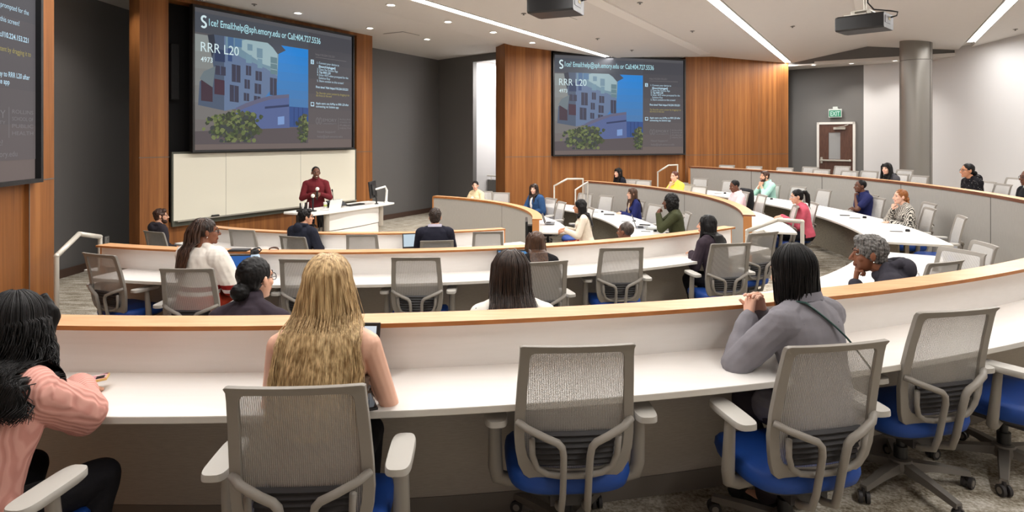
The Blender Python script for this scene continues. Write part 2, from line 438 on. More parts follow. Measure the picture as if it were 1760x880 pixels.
    for q in (-1, 1):
        if stand: hip, kn, an = V((q * .09, 0, hz - .03)), V((q * .10, .02, .49)), V((q * .10, -.01, .09))
        else:
            kx = P.get('knee', (.11, .36)); hip, kn, an = V((q * .085, .02, hz)), V((q * kx[0], kx[1], .505)), V((q * kx[0], kx[1] - .14, .10))
        legs.append((hip, kn, an))
        core.cap(S3(hip), .082 * s * bw, S3(kn), .056 * s * bw); core.cap(S3(kn), .055 * s * bw, S3(an), .036 * s * bw)
        core.cap(S3(an + V((0, 0, -.02))), .035 * s, S3(an + V((q * .02, .13, -.055))), .026 * s)
    # --- arms
    arms = []
    A, B = .285, .25
    for q, key in ((1, 'r'), (-1, 'l')):
        Sh = up(q * sw, -.008, .995)
        pose = P.get('arm_' + key, 'desk'); dz = P.get('desk', .738) / s
        pole = (q * .5, -.35, -.8); curl = .35; fd = None; pn = V((0, 0, -1))
        if pose == 'desk': W = V((q * .13, .34, dz + .02)); fd = V((-q * .45, .9, -.08)); curl = .3
        elif pose == 'desk_in': W = V((q * .07, .33, dz + .025)); fd = V((-q * .8, .5, -.05)); curl = .5
        elif pose == 'type': W = V((q * .10, .36, dz + .05)); fd = V((-q * .15, 1, -.15)); curl = .55
        elif pose == 'fold': W = V((-q * .03, .27, dz + .03)); fd = V((-q * 1, .25, 0)); curl = .3
        elif pose == 'lap': W = V((q * .10, .20, .665)); fd = V((-q * .5, .9, -.2)); curl = .5
        elif pose == 'chin':
            W = hc0 + HR @ V((q * .040, .098, P.get('chinz', -.212))); fd = V((-q * .25, -.10, 1)); pn = HR @ V((0, -1, .2)); curl = 1.15; pole = (q * .35, .5, -1)
        elif pose == 'clasp':
            W = hc0 + HR @ V((q * .075, .17, -.19)); fd = V((-q * .75, -.05, .75)); pn = V((-q * .6, -.7, 0)); curl = .75; pole = (q * .5, .5, -1)
        elif pose == 'steeple':
            W = hc0 + V((q * .045 - .085, .13, -.225)); fd = V((-q * .30, .12, .95)); pn = V((-q * .9, -.25, .1)); curl = .55; pole = (q * .6, .5, -1)
        elif pose == 'front':
            W = V((q * .07, .235, hz + .26)); fd = V((-q * .8, .55, .12)); pn = V((-q * .5, -.6, -.5)); curl = .95; pole = (q * .8, -.5, -.6)
        elif pose == 'neck':
            W = hc0 + HR @ V((q * .11, .09, -.15)); fd = V((-q * .65, -.1, .75)); pn = HR @ V((-q * .2, -1, 0)); curl = .5; pole = (q * .6, .5, -1)
        elif pose == 'down': W = V((q * (sw + .07), .06, hz + .03)); fd = V((0, .2, -1)); pn = V((-q, 0, 0))
        elif pose == 'elbow': W = V((q * .04, .42, dz + .04)); fd = V((-q * .9, .4, 0)); curl = .6
        else: W = V(pose[0]); fd = V(pose[1]); pn = V(pose[2]); curl = pose[3]; pole = pose[4] if len(pose) > 4 else pole
        El, W = ik(Sh, W, A, B, pole)
        arms.append((q, Sh, El, W))
        core.cap(S3(Sh), .050 * s * bw, S3(El), .039 * s * bw); core.cap(S3(El), .039 * s * bw, S3(W), .026 * s)
        if fd is None: fd = (W - El)
        hand(ex, core, S3(W), fd, pn, curl, q, s)
    me = remesh(core, vox, 3)
    if P.get('shirt') and P.get('sleeve') != 'none':        # the body is a little slimmer under its clothes
        nrm = [v.normal.copy() for v in me.vertices]
        for v, vn in zip(me.vertices, nrm):
            q = RL.transposed() @ (v.co / s - pel) + V((0, 0, .555))
            if .58 < q.z < 1.068 and abs(q.x) < sw + .04 and abs(q.y + .01) < .17: v.co -= vn * .010 * s * min(1, (1.068 - q.z) / .02)
    lips = MATS.get('lips_' + P['skin']) or mat('lips_' + P['skin'], tuple(int(a * b) for a, b in zip(SKINS[P['skin']], (.86, .62, .62))), .4)
    hcol = HAIRS[P.get('hcol', 'black')]
    body = finish(me, 'body', [sk, lips, mat('eye_white', (196, 186, 178), .4), mat('iris_dark', (32, 22, 18), .25), mat('brow_' + P.get('hcol', 'black'), hcol[0], .8), mat('teeth', (232, 226, 216), .3)], root, ex)
    # --- clothes
    fs = fold(P.get('foldamp', .0045), P.get('foldsc', 9) / 1.0, P['head'][0] * .37)
    sh = P.get('shirt')
    if sh:
        mb = MB(); g = P.get('loose', .018); sl = P.get('sleeve', 'long')
        torso(mb, g, .50 if not P.get('crop') else .58, P.get('neckline', 1.085))
        if P.get('coat'):
            for q in (-1, 1): mb.cap(S3(V((q * .08, .02, hz + .01))), .088 * s * bw, S3(V((q * .10, .22, hz + .0))), .080 * s * bw)
        for q, Sh, El, W in arms:
            if sl == 'none': continue
            d = (El - Sh)
            if sl == 'short': mb.cap(S3(Sh), (.054 + g) * s * bw, S3(Sh + d * .62), (.050 + g) * s * bw)
            else:
                k = {'long': .93, 'threeq': .55}[sl]
                mb.cap(S3(Sh), (.052 + g) * s * bw, S3(El), (.042 + g * 1.25) * s * bw); mb.cap(S3(El), (.042 + g * 1.25) * s * bw, S3(El.lerp(W, k)), (.029 + g * P.get('cuff', .8)) * s)
        if P.get('hood'):
            pts = [up(.085 * math.cos(t), -.012 + .085 * math.sin(t) * (1 if math.sin(t) > 0 else 1.15), 1.072 + (.018 if math.sin(t) < 0 else -.03)) for t in (2 * PI * k / 14 for k in range(15))]
            mb.tube([S3(p) for p in pts], .030 * s, 10)
            mb.ell(S3(up(0, -.115, 1.035)), [.085 * s, .05 * s, .075 * s], 0, 16, 10)
        if P.get('turtle'): mb.cap(S3(neck + V((0, -.012, -.03))), .086 * s * bw, S3(neck + V((0, -.006, .022))), .068 * s * bw)
        me = remesh(mb, max(vox, .006) if vox > .0045 else vox, 3, disp=fs)
        o = finish(me, P.get('shirtname', 'shirt'), [sh], root)
        if P.get('shirtlabel'): o['label'] = P['shirtlabel']
    if P.get('collar'):
        mb = MB()
        pts = [up(.074 * math.cos(t) * bw, -.012 + .068 * math.sin(t) * bw, 1.088 - .018 * max(0, math.sin(t))) for t in (PI * .5 + .35 + (2 * PI - .7) * k / 16 for k in range(17))]
        mb.loft([[S3(p), S3(p + V((0, 0, .026))), S3(p + V((0, 0, .026)) + (p - up(0, -.012, 1.085)) * .15), S3(p + (p - up(0, -.012, 1.085)) * .33 - V((0, 0, .012)))] for p in pts])
        mb.build('collar', P['collar'], root, smooth='auto')
    if P.get('vneck'):           # open front of a jacket: the lighter shirt below shows in a wedge
        mb = MB()
        rows = []
        for k in range(7):
            zz = 1.075 - k * .05; w = (.050 - .0035 * k) * P.get('vw', 1)
            yo = [.052, .085, .112, .128, .138, .136, .128][k]
            rows.append([S3(up(x * w, yo + .004 + P.get('loose', .014) * 1.3 - abs(x) * .02 * P.get('vw', 1), zz)) for x in (-1, -.5, 0, .5, 1)] + [S3(up(x * w, yo - .02, zz)) for x in (1, 0, -1)])
        mb.loft(rows); mb.build('undershirt', P['vneck'], root, smooth=True)
    pn = P.get('pants')
    if pn:
        mb = MB()
        for (hip, kn, an) in legs:
            mb.cap(S3(hip), .094 * s * bw, S3(kn), .067 * s * bw); mb.cap(S3(kn), .067 * s * bw, S3(an), .050 * s * bw)
        mb.loft([[S3(V((rx * bw * math.cos(t), -.01 + ry * bw * math.sin(t), hz + zz))) for t in (2 * PI * k / 20 for k in range(20))] for zz, rx, ry in ((-.09, .14, .10), (-.02, .186, .14), (.06, .178, .132))])
        finish(remesh(mb, max(vox, .008), 3, disp=fs), P.get('pantsname', 'trousers'), [pn], root)
    for (hip, kn, an) in legs:
        mb = MB(); q = 1 if kn.x > 0 else -1
        a = an
        mb.cap(S3(a + V((0, -.02, -.045))), .043 * s, S3(a + V((q * .015, .12, -.060))), .038 * s); mb.ell(S3(a + V((q * .018, .16, -.065))), [.042 * s, .06 * s, .028 * s], 0, 12, 8)
        o = mb.build('shoe', P.get('shoes') or BLACK, root, smooth=True)
    # keeps hair outside the clothes: local point -> local point
    TP = [(.46, .150, .115), (.53, .172, .128), (.60, .166, .122), (.68, .146, .108), (.78, .148, .112), (.88, .162, .122), (.96, .166, .110), (1.01, sw * .95, .098), (1.045, sw * .90, .094), (1.075, .125, .090), (1.10, .085, .082), (1.13, .070, .072)]
    gl = (P.get('loose', .014) if sh else 0) + .006; RT = RL.transposed()
    def push(co, e=.004):
        q = RT @ (co / s - pel) + V((0, 0, .555))
        if q.z > 1.128 or q.z < .45: return co
        for (za, xa, ya), (zb_, xb, yb_) in zip(TP, TP[1:]):
            if q.z <= zb_:
                f = (q.z - za) / (zb_ - za); rx = (xa + (xb - xa) * f) * bw + gl; ry = (ya + (yb_ - ya) * f) * bw + gl; break
        else: return co
        y = q.y + .010; sg = -1 if y < .02 else 1; lim = 0
        if abs(q.x) < rx: lim = ry * math.sqrt(1 - (q.x / rx) ** 2)
        for u in (-1, 1):
            r = .066 * bw + gl; dd = (q.x - u * sw * .86) ** 2 + (q.z - .995) ** 2
            if dd < r * r: lim = max(lim, math.sqrt(r * r - dd))
        lim *= max(0, min(1, (1.14 - q.z) / .07))
        moved = abs(y) < lim * 1.4 + .03 and lim > 0
        if moved: q.y = sg * max(abs(y), lim + e + .084 * abs(y)) - .010
        return (pel + RL @ (q - V((0, 0, .555)))) * s if moved else co
    P['_push'] = push
    # --- hair
    hair(P, root, H, HR, s, hs, up, S3)
    if P.get('beard'):
        mb = MB()
        mb.ell(H(0, .026, -.074), [a * s for a in (.0545, .060, .052)], 0, 18, 12, HR); mb.ell(H(0, .064, -.102), [a * s for a in (.032, .028, .028)], 0, 14, 10, HR)
        mb.cap(H(-.024, .088, -.052), .007 * s, H(.024, .088, -.052), .007 * s)
        for q in (-1, 1): mb.cap(H(q * .058, .012, -.02), .012 * s, H(q * .05, .03, -.07), .016 * s)
        me = remesh(mb, .005, 2, disp=fold(.003, 60, 3.3))
        # keep mouth clear: push the beard back where the lips are
        for v in me.vertices:
            d = (v.co - H(0, .09, -.066)).length / s
            if d < .02: v.co -= (HR @ V((0, 1, 0))) * (.02 - d) * 1.0 * s
        finish(me, 'beard', [hairmat(P.get('bcol', P['hcol']), *HAIRS[P.get('bcol', P['hcol'])])], root)
    if P.get('glasses'):
        mb = MB()
        for q in (-1, 1):
            mb.tube([H(q * .033 + .023 * math.cos(t), .091 - .006 * abs(math.cos(t)), -.001 + .019 * math.sin(t)) for t in (2 * PI * k / 16 for k in range(17))], .0022 * s * P.get('gthick', 1), 6)
            mb.tube([H(q * .056, .086, .004), H(q * .077, .06, .008), H(q * .081, -.01, .010), H(q * .079, -.03, -.004)], .002 * s * P.get('gthick', 1), 6)
        mb.tube([H(-.011, .0965, .002), H(0, .1, .005), H(.011, .0965, .002)], .002 * s, 6)
        mb.build('glasses', P['glasses'], root, smooth=True)
    if P.get('earring'):
        for q in (-1, 1):
            mb = MB(); mb.ell(H(q * .083, -.012, -.042), .0055 * s, 0, 10, 8); mb.build('earring', mat('earring_silver', (235, 230, 220), .2, metal=.8), root, smooth=True)
    return dict(root=root, H=H, HR=HR, s=s, up=up, S3=S3, arms=arms, yaw=yaw, body=body, hz=hz)

def cap_mb(mb, H, HR, s, hs, k=1.0, dy=0):
    mb.ell(H(0, -.024 + dy, .034), [a * s * hs * k for a in (.081, .097, .090)], 0, 26, 18, HR)

def hair(P, root, H, HR, s, hs, up, S3):
    st = P.get('hair', 'short'); hm = hairmat(P.get('hcol', 'black'), *HAIRS[P.get('hcol', 'black')]); vox = min(P.get('vox', .006), .006)
    rnd = random.Random(P['head'][0]); mb = MB(); amp, sc = .004, (70, 70, 9)
    def strandy(a, sx, sy, sz):
        def f(co):
            q = HR.transposed() @ co
            return a * (noise.noise(V((q.x * sx, q.y * sy, q.z * sz))) + .5 * noise.noise(V((q.x * sx * 2.2, q.y * sy * 2.2, q.z * sz * 2))))
        return f
    hcen = H(0, 0, 0)
    tl = math.tan(math.radians(P.get('lean', 6)))
    def bk(z):                             # how far back the surface of the back is, in the head frame
        u = max(0, min(1, (-z - .12) / .12)); return (-.135 - tl * max(0, -z - .1)) * u
    def drape(rings):                      # rings in head frame: z, half width, half depth, y offset, x offset
        mb.loft([[H(0, 0, 0) + (HR if z > -.10 else Matrix.Rotation(math.atan2(HR[1][0], HR[0][0]) * max(0, 1 - (-.10 - z) * 4), 3, 'Z')) @ V((xo + w * math.cos(t), yo + d * math.sin(t), z)) * s for t in (2 * PI * k / 22 for k in range(22))] for z, w, d, yo, xo in rings])
    if st == 'buzz':
        cap_mb(mb, H, HR, s, hs, .965, -.002); f = strandy(.0018, 160, 160, 160)
    elif st == 'short':
        cap_mb(mb, H, HR, s, hs, 1.0); mb.ell(H(0, -.055, -.02), [a * s for a in (.066, .052, .055)], 0, 18, 12, HR); mb.ell(H(.01, .035, .085), [a * s for a in (.055, .045, .034)], 0, 16, 10, HR)
        f = strandy(.007, 42, 42, 34)
    elif st == 'curlshort':
        cap_mb(mb, H, HR, s, hs, 1.03); mb.ell(H(0, -.055, -.025), [a * s for a in (.07, .055, .055)], 0, 18, 12, HR); mb.ell(H(0, .03, .09), [a * s for a in (.064, .05, .034)], 0, 16, 10, HR)
        f = strandy(.008, 62, 62, 62)
    elif st in ('bun', 'ponytail', 'sidebraid', 'lowbun'):
        cap_mb(mb, H, HR, s, hs, .985); mb.ell(H(0, -.052, -.015), [a * s for a in (.067, .055, .06)], 0, 18, 12, HR); f = strandy(.003, 30, 60, 60)
        if st in ('bun', 'lowbun'):
            mb.ell(H(0, -.112, -.050 if st == 'lowbun' else -.02), [a * s for a in (.052, .046, .046)], 0, 16, 12, HR)
        elif st == 'ponytail':
            pp = [H(0, -.10, .065), H(0, -.15, .055), H(0, -.172, .0), H(0, -.165, -.09), H(.0, -.15, -.18), H(.0, -.14, -.25)]
            mb.tube(pp, [.022 * s, .034 * s, .040 * s, .040 * s, .032 * s, .010 * s], 12); f = strandy(.004, 60, 60, 14)
        else:
            f = strandy(.005, 45, 45, 30)
            for k in range(17):
                t = k / 16; q = (-1) ** k
                mb.ell(H(P.get('bx', 0) * t + q * .013, min(-.10, bk(-.02 - t * .36) - .03), -.02 - t * .36), [a * s * (1 - .35 * t) for a in (.044, .038, .030)], 0, 12, 8, HR @ Matrix.Rotation(q * .5, 3, 'Y'))
    elif st == 'bob':
        cap_mb(mb, H, HR, s, hs, 1.05)
        drape([(.06, .080, .085, -.032, 0), (.02, .092, .092, -.034, 0), (-.05, .094, .090, -.036, 0), (-.11, .090, .082, -.036, 0), (-.16, .084, .074, -.038, 0), (-.20, .076, .066, -.042, 0), (-.215, .05, .05, -.042, 0)])
        f = strandy(.0045, 70, 70, 7)
    elif st == 'fluff':
        cap_mb(mb, H, HR, s, hs, 1.14, -.008)
        drape([(.05, .098, .100, -.03, 0), (0, .112, .102, -.034, 0), (-.06, .116, .100, -.036, 0), (-.11, .106, .090, -.04, 0), (-.145, .08, .07, -.04, 0)])
        f = strandy(.011, 34, 34, 26)
    elif st in ('long', 'longcurl'):
        L = P.get('hlen', .42); w = P.get('hw', 1.0)
        cap_mb(mb, H, HR, s, hs, 1.05)
        rs = [(.06, .080, .085, -.032, 0), (0, .092 * w, .086, -.036, 0), (-.08, .098 * w, .074, -.046, 0), (-.15, .108 * w, .060, -.066, 0)]
        for k in range(1, 6):
            z = -.15 - (L - .15) * k / 5; rs.append((z, (.108 - .004 * k + P.get('spread', .0) * .02 * k) * w, .048 - .003 * k, min(-.082 - .008 * k, bk(z)), 0))
        rs.append((-L - .03, .06 * w, .02, bk(-L), 0))
        drape(rs)
        if P.get('hfront', True):
            for q in (-1, 1):
                mb.tube([H(q * .05, .03, .10), H(q * .084, .03, .04), H(q * .090, .022, -.05), H(q * .092, .03, -.14), H(q * .085, .06, -.22), H(q * .08, .075, -.30)], [.02 * s, .024 * s, .026 * s, .028 * s, .024 * s, .008 * s], 10)
        na = .001 if P.get('strands') else .005
        f = (lambda g1, g2: (lambda co: g1(co) if (HR.transposed() @ (co - hcen)).z > -.12 * s else g2(co)))(strandy(na, 75, 75, 5), strandy(na, 75, 6, 4)) if st == 'long' else strandy(.014, 22, 22, 16)
    elif st == 'braids':
        cap_mb(mb, H, HR, s, hs, 1.0); mb.ell(H(0, -.06, .05), [a * s for a in (.085, .07, .075)], 0, 18, 12, HR); f = strandy(.006, 90, 90, 20)
    if st == 'none': return
    me = remesh(mb, vox, 2, disp=f)
    ex = MB()
    if st == 'braids':
        for k in range(54):
            t = PI * (1.02 + .96 * rnd.random()) if k % 3 else PI * (1.0 + rnd.random())
            r = .055 + .045 * rnd.random(); x0, y0 = r * math.cos(t), -.03 + r * math.sin(t)
            L = .40 + .12 * rnd.random(); sx = 1.1 + .2 * rnd.random(); pts = [H(x0 * .5, y0 * .5, .115)]
            for j in range(1, 13):
                u = j / 12; zb = .105 - (L + .02) * max(0, u - .12) * 1.1; yb_ = y0 * min(sx + .05, .5 + u * 2.6) - .03 * u; pts.append(H(x0 * min(sx, .5 + u * 2.4), yb_ + .004 * math.sin(j * 2.1 + k), zb))
            ex.tube(pts, [.0105 * s * (.80 + .30 * (j % 2)) for j in range(13)], 6, 1)
    push = P['_push'] if st in ('long', 'longcurl', 'braids', 'ponytail') else None
    n = P.get('strands', 0)
    if n:
        curl = P.get('curl', 0); L0 = P.get('hlen', .42); w = P.get('hw', 1.0)
        for k in range(n):
            t = PI * (.86 + 1.28 * rnd.random()); q = rnd.random(); L = L0 * (.90 + .12 * rnd.random()) if rnd.random() < .94 else L0 * (.5 + .4 * rnd.random())
            c, sn = math.cos(t), math.sin(t); pts = []; ph = rnd.random() * 6.3; jit = V((rnd.gauss(0, 1), rnd.gauss(0, 1), 0)) * .006
            e = 1.03 + .07 * q
            for j in range(7):
                el = PI / 2 * (1 - (.12 + .88 * j / 6)); pts.append(V((.084 * e * math.cos(el) * c * w ** .5, -.026 + .101 * e * math.cos(el) * sn, .034 + .094 * e * math.sin(el))))
            nb = 8 if not curl else 30
            for j in range(1, nb + 1):
                u = j / nb; z = .034 - (L + .034) * u; spread = 1 + P.get('spread', .18) * min(1, u * 1.6) - .10 * max(0, u - .6)
                x = .086 * e * c * spread * w + jit.x * u * 2; y = -.026 + .102 * e * sn * (1 - .30 * u) - P.get('hfall', .035) * u + jit.y * u
                if sn < .35: y = y * (1 - min(1, u * 1.3)) + min(y, bk(z) - .012 - .04 * q + jit.y) * min(1, u * 1.3)
                if curl: x += curl * (.2 + u) * math.sin(ph + u * 13); y += curl * (.2 + u) * math.cos(ph + u * 13)
                pts.append(V((x, y, z)))
            r = P.get('sr', .0016) * (0.7 + .6 * rnd.random())
            ex.tube([H(*p) for p in pts], [r * s * (1 if j < len(pts) - 3 else .55) for j in range(len(pts))], 4, rnd.choice((0, 0, 1)))
    if push:
        for v in me.vertices: v.co = push(v.co, -.006 if n else .004)
        ex.v = [tuple(push(V(p), .014)) for p in ex.v]
    mats = [hm]
    if st == 'braids': mats.append(hairmat('braid', (30, 19, 14), (84, 58, 44)))
    if n: mats.append(hairmat(P['hcol'] + '_light', tuple(min(255, int(a * 1.12 + 6)) for a in HAIRS[P['hcol']][0]), tuple(min(255, int(a * 1.08 + 10)) for a in HAIRS[P['hcol']][1])))
    o = finish(me, 'hair', mats, root, ex)
    return o
# =============================================================== room shell
LW_O, LW_A = (-4.43, 4.25), math.atan2(.985, -.17)     # the three screen walls: middle of screen, direction of local x
CW_O, CW_A = (-4.87, 13.03), math.atan2(.862, .507)
RW_O, RW_A, KR = (3.087, 17.69), math.atan2(.33, .944), 1.05
def wframe(o, O, A, z=0): o.location = (O[0], O[1], z); o.rotation_euler = (0, 0, A); return o
def wpt(O, A, w, y=0): return (O[0] + math.cos(A) * w - math.sin(A) * y, O[1] + math.sin(A) * w + math.cos(A) * y)

L1C, L1N, L1F, L1J, L1D = (-1.50, 12.67), 9.94, 9.775, 9.87, 10.31    # centre; cap near / far edge; upstand face; worktop front
L2C = (-1.93, 13.40)
L2N, L2F, L2J, L2D = 7.33, 7.17, 7.27, 7.70
L3C = (-2.25, 14.20); L3N, L3F, L3J, L3D = 5.05, 4.89, 5.00, 5.42
AC, AF = (-4.05, 11.2), 4.42
BC, BF = (-3.60, 11.35), 7.33
CC, CF = (-3.80, 11.55), 11.10
a_l1 = ang(L1C, (-2.65, L1C[1] - math.sqrt(L1N ** 2 - 1.15 ** 2))); b_l1 = ang(L1C, (4.7, L1C[1] - math.sqrt(L1N ** 2 - 6.2 ** 2)))
a_l2 = ang(L2C, (-4.33, L2C[1] - math.sqrt(L2N ** 2 - 2.40 ** 2))); b_l2 = ang(L2C, (2.80, L2C[1] - math.sqrt(L2N ** 2 - 4.73 ** 2)))
a_l3 = ang(L3C, (-5.05, L3C[1] - math.sqrt(L3N ** 2 - 2.80 ** 2))); b_l3 = ang(L3C, (-.10, L3C[1] - math.sqrt(L3N ** 2 - 2.15 ** 2)))
a_A, b_A = ang(AC, (.40, 10.80)), ang(AC, (-1.90, 15.1))
a_B, b_B = ang(BC, (3.47, 9.02)), ang(BC, (1.80, 16.2))
a_C, b_C = ang(CC, (6.15, 6.65)), ang(CC, (5.12, 18.10))

def arcpts(c, R, a0, a1, n=40): return [pt(c, R, a0 + (a1 - a0) * i / n) for i in range(n + 1)]

# floors
mb = MB(); mb.prism([(-9, -3.2), (13.5, -3.2), (13.5, 22), (-9, 22)], -.15, 0); struct(mb.build('floor', CARPET))
wall_end = wpt(RW_O, RW_A, -1.2)
p2 = [(-4.75, 6.45)] + arcpts(L2C, L2F + .03, a_l2, b_l2) + arcpts(BC, BF + .03, a_B, b_B) + [(1.75, 17.1), (8.7, 19.5), (13.2, 18.8), (13.2, -3.1), (-3.3, -3.1)]
mb = MB(); mb.prism(p2, 0, T2); struct(mb.build('floor_middle', CARPET))
p1 = [(-4.15, 2.85)] + arcpts(L1C, L1F + .03, a_l1, b_l1) + arcpts(CC, CF + .03, a_C, b_C) + [(5.0, 18.25), (8.7, 19.5), (13.2, 18.9), (13.2, -3.1), (-3.2, -3.1)]
mb = MB(); mb.prism(p1, T2, T1); struct(mb.build('floor_upper', CARPET))
mb = MB(); mb.prism([(8.1, 18.5), (13.2, 17.5), (13.2, 22), (8.1, 22)], .0, T1); struct(mb.build('floor_landing', CARPET))

# screen walls ------------------------------------------------------------
ZT = 5.2
def seam_box(mb, x, z, w, h): mb.box((x, -.0015, z), (w, .003, h), mi=1)
# centre wall: pillars, header, black recess, lower veneer panels
mb = MB()
mb.box((-2.61, .16, ZT / 2), (.50, .32, ZT)); mb.box((2.51, .16, ZT / 2), (.54, .32, ZT))
mb.box((-.05, .16, 4.99), (4.62, .32, .36))
mb.box((-.05, .20, .42), (4.62, .16, .84))
for x in (-1.1, .45, 2.0): mb.box((x, .1185, .42), (.008, .003, .84), mi=1)
for x in (-2.61, 2.51): seam_box(mb, x, 2.02, .53, .012)
struct(wframe(mb.build('wall_front', [WOOD, SEAM]), CW_O, CW_A))
mb = MB(); mb.box((-.05, .36, 2.8), (4.7, .08, 5.0)); struct(wframe(mb.build('wall_recess', BLACKMAT), CW_O, CW_A))
# right screen wall
mb = MB()
mb.box((-2.67 * KR, .40, ZT / 2), (1.26 * KR, .80, ZT)); mb.box((3.875 * KR, .16, ZT / 2), (3.63 * KR, .32, ZT))
mb.box((.0, .20, .93), (4.12 * KR, .24, 1.86))
for x in (-2.04 * KR, 2.07 * KR, -.0): mb.box((x, .0785 if abs(x) < 1 else -.0015, .93 if abs(x) < 1 else 2.6), (.008, .003, 1.86 if abs(x) < 1 else 5.2), mi=1)
for x, w in ((-2.67 * KR, 1.26 * KR), (3.875 * KR, 3.63 * KR)): seam_box(mb, x, 1.85, w, .012)
for x in (3.46, 4.83): seam_box(mb, x, 2.6, .006, 5.2)
struct(wframe(mb.build('wall_right', [WOOD, SEAM]), RW_O, RW_A))
mb = MB(); mb.box((.0, .36, 3.4), (4.12 * KR, .08, 3.4)); struct(wframe(mb.build('wall_right_recess', BLACKMAT), RW_O, RW_A))
# left screen wall
mb = MB()
mb.box((2.13, .16, ZT / 2), (.44, .32, ZT)); mb.box((-4.6, .16, ZT / 2), (5.2, .32, ZT)); mb.box((-.05, .18, .95), (3.92, .28, 1.9))
seam_box(mb, 2.13, 1.93, .44, .012); seam_box(mb, 1.91, 2.6, .012, 5.2); mb.box((1.2, .0385, .95), (.008, .003, 1.9), mi=1)
struct(wframe(mb.build('wall_left', [WOOD, SEAM]), LW_O, LW_A))
mb = MB(); mb.box((-.05, .36, 3.5), (3.94, .08, 3.4)); struct(wframe(mb.build('wall_left_recess', BLACKMAT), LW_O, LW_A))

def wall_seg(name, p, q, m, z0=0, z1=ZT, th=.15, side=1):
    p, q = V((*p, 0)), V((*q, 0)); d = q - p; L = d.length
    mb = MB(); mb.box((L / 2, side * th / 2, (z0 + z1) / 2), (L, th, z1 - z0))
    o = mb.build(name, m); o.location = p; o.rotation_euler = (0, 0, math.atan2(d.y, d.x)); return struct(o)
wall_seg('wall_recess_left', (-7.75, 6.2), (-7.52, 13.6), GREYWALL)
wall_seg('wall_recess_left_end', (-7.75, 6.2), (-5.08, 6.40), GREYWALL, side=-1)
gx = wpt(CW_O, CW_A, 2.6, .3)
g0 = (-3.94, 17.38); g1 = (-2.39, 20.16); g2 = (-.32, 18.17)
wall_seg('wall_recess_right', g0, g1, GREYWALL)
# dark facet with the tall opening to the corridor
k0 = V((*g1, 0)); k1 = V((*g2, 0)); L = (k1 - k0).length; dr = (k1 - k0) / L
def onk(px):
    k = (px - CXP) / FPX; t = (k * k0.y - k0.x) / (dr.x - k * dr.y); return t
oa, ob = onk(813), onk(852)
wall_seg('wall_facet', g1, tuple((k0 + dr * oa)[:2]), GREYWALL)
wall_seg('wall_facet_end', tuple((k0 + dr * ob)[:2]), tuple((k1 + dr * .5)[:2]), GREYWALL)
wall_seg('wall_facet_head', tuple((k0 + dr * oa)[:2]), tuple((k0 + dr * ob)[:2]), GREYWALL, z0=4.67)
nk = V((-dr.y, dr.x, 0)) 
def kp(t, y): q = k0 + dr * t + nk * y; return (q.x, q.y)
wall_seg('wall_corridor', kp(oa - .9, 1.6), kp(ob + 1.0, 1.6), WHITEWALL)
wall_seg('wall_corridor_left', kp(oa - .12, .1), kp(oa - .12, 1.7), WHITEWALL)
wall_seg('wall_corridor_right', kp(ob + .7, 1.7), kp(ob + .7, .15), WHITEWALL)
mb = MB(); mb.prism([kp(oa - .9, .05), kp(ob + 1.0, .05), kp(ob + 1, 1.8), kp(oa - .9, 1.8)], 4.75, 4.85); struct(mb.build('ceiling_corridor', CEIL))
# frosted lower screen of the corridor and its rail
mb = MB(); a, b = V((*kp(oa - .1, .7), 0)), V((*kp(ob + .65, .7), 0))
mb.loft([[a + V((0, 0, .02)), a + V((0, 0, 1.05)), a + nk * .04 + V((0, 0, 1.05)), a + nk * .04 + V((0, 0, .02))], [b + V((0, 0, .02)), b + V((0, 0, 1.05)), b + nk * .04 + V((0, 0, 1.05)), b + nk * .04 + V((0, 0, .02))]])
struct(mb.build('trim_corridor_panel', GREYWALL))
mb = MB(); mb.tube([a + V((0, 0, 1.17)), b + V((0, 0, 1.17))], .02, 10)
for f in (.1, .9): mb.tube([a.lerp(b, f) + V((0, 0, 1.03)), a.lerp(b, f) + V((0, 0, 1.17))], .012, 8)
tag(mb.build('handrail', RAIL, smooth=True), 'thin white handrail inside the bright tall corridor opening', 'handrail')
# back right corner: door wall, white walls, column, fascia and low soffit
D0, D1, D2, D3 = (9.20, 20.8), (10.90, 19.30), (12.25, 18.3), (12.45, 14.9)
wall_seg('wall_door_return', (8.78, 19.85), (9.25, 21.4), GREYWALL)
wall_seg('wall_door', D0, D1, GREYWALL)
wall_seg('wall_back', D1, D2, WHITEWALL)
wall_seg('wall_side', D2, D3, WHITEWALL); wall_seg('wall_side_near', D3, (12.6, -3.1), WHITEWALL)
wall_seg('wall_rear', (12.7, -3.0), (-3.2, -3.0), WHITEWALL)
mb = MB(); mb.prism([(8.74, 19.68), (12.5, 17.15), (13, 20), (9.0, 22)], 4.62, 4.72); struct(mb.build('ceiling_soffit', CEIL))
wall_seg('trim_fascia', (8.73, 19.68), (12.40, 17.25), GREYWALL, z0=4.66, z1=5.2, th=.08)
mb = MB(); mb.lathe([(.375, .0), (.375, 3.84)], (0, 0, 0), 40); mb.lathe([(.366, 3.835), (.366, 3.86)], (0, 0, 0), 40, 1); mb.lathe([(.375, 3.855), (.375, 5.2)], (0, 0, 0), 40)
mb.box((.16, -.3395, 1.9), (.006, .012, 3.84), mi=1); mb.box((.16, -.3395, 4.5), (.006, .012, 1.3), mi=1)
o = mb.build('column', [COLM, SEAM], smooth='auto'); o.location = (10.83, 16.7, T1); o.data.transform(Matrix.Translation((0, 0, -.0))); struct(o)
# baseboards
BASEB = mat('brown_base', (78, 58, 48), .6)
wall_seg('baseboard_right', (g0[0] + .02, g0[1] - .03), (g1[0] + .01, g1[1] - .03), BASEB, 0, .14, .03)
wall_seg('baseboard_left', (-7.72, 6.2), (-7.49, 13.6), BASEB, 0, .14, .03, side=-1)

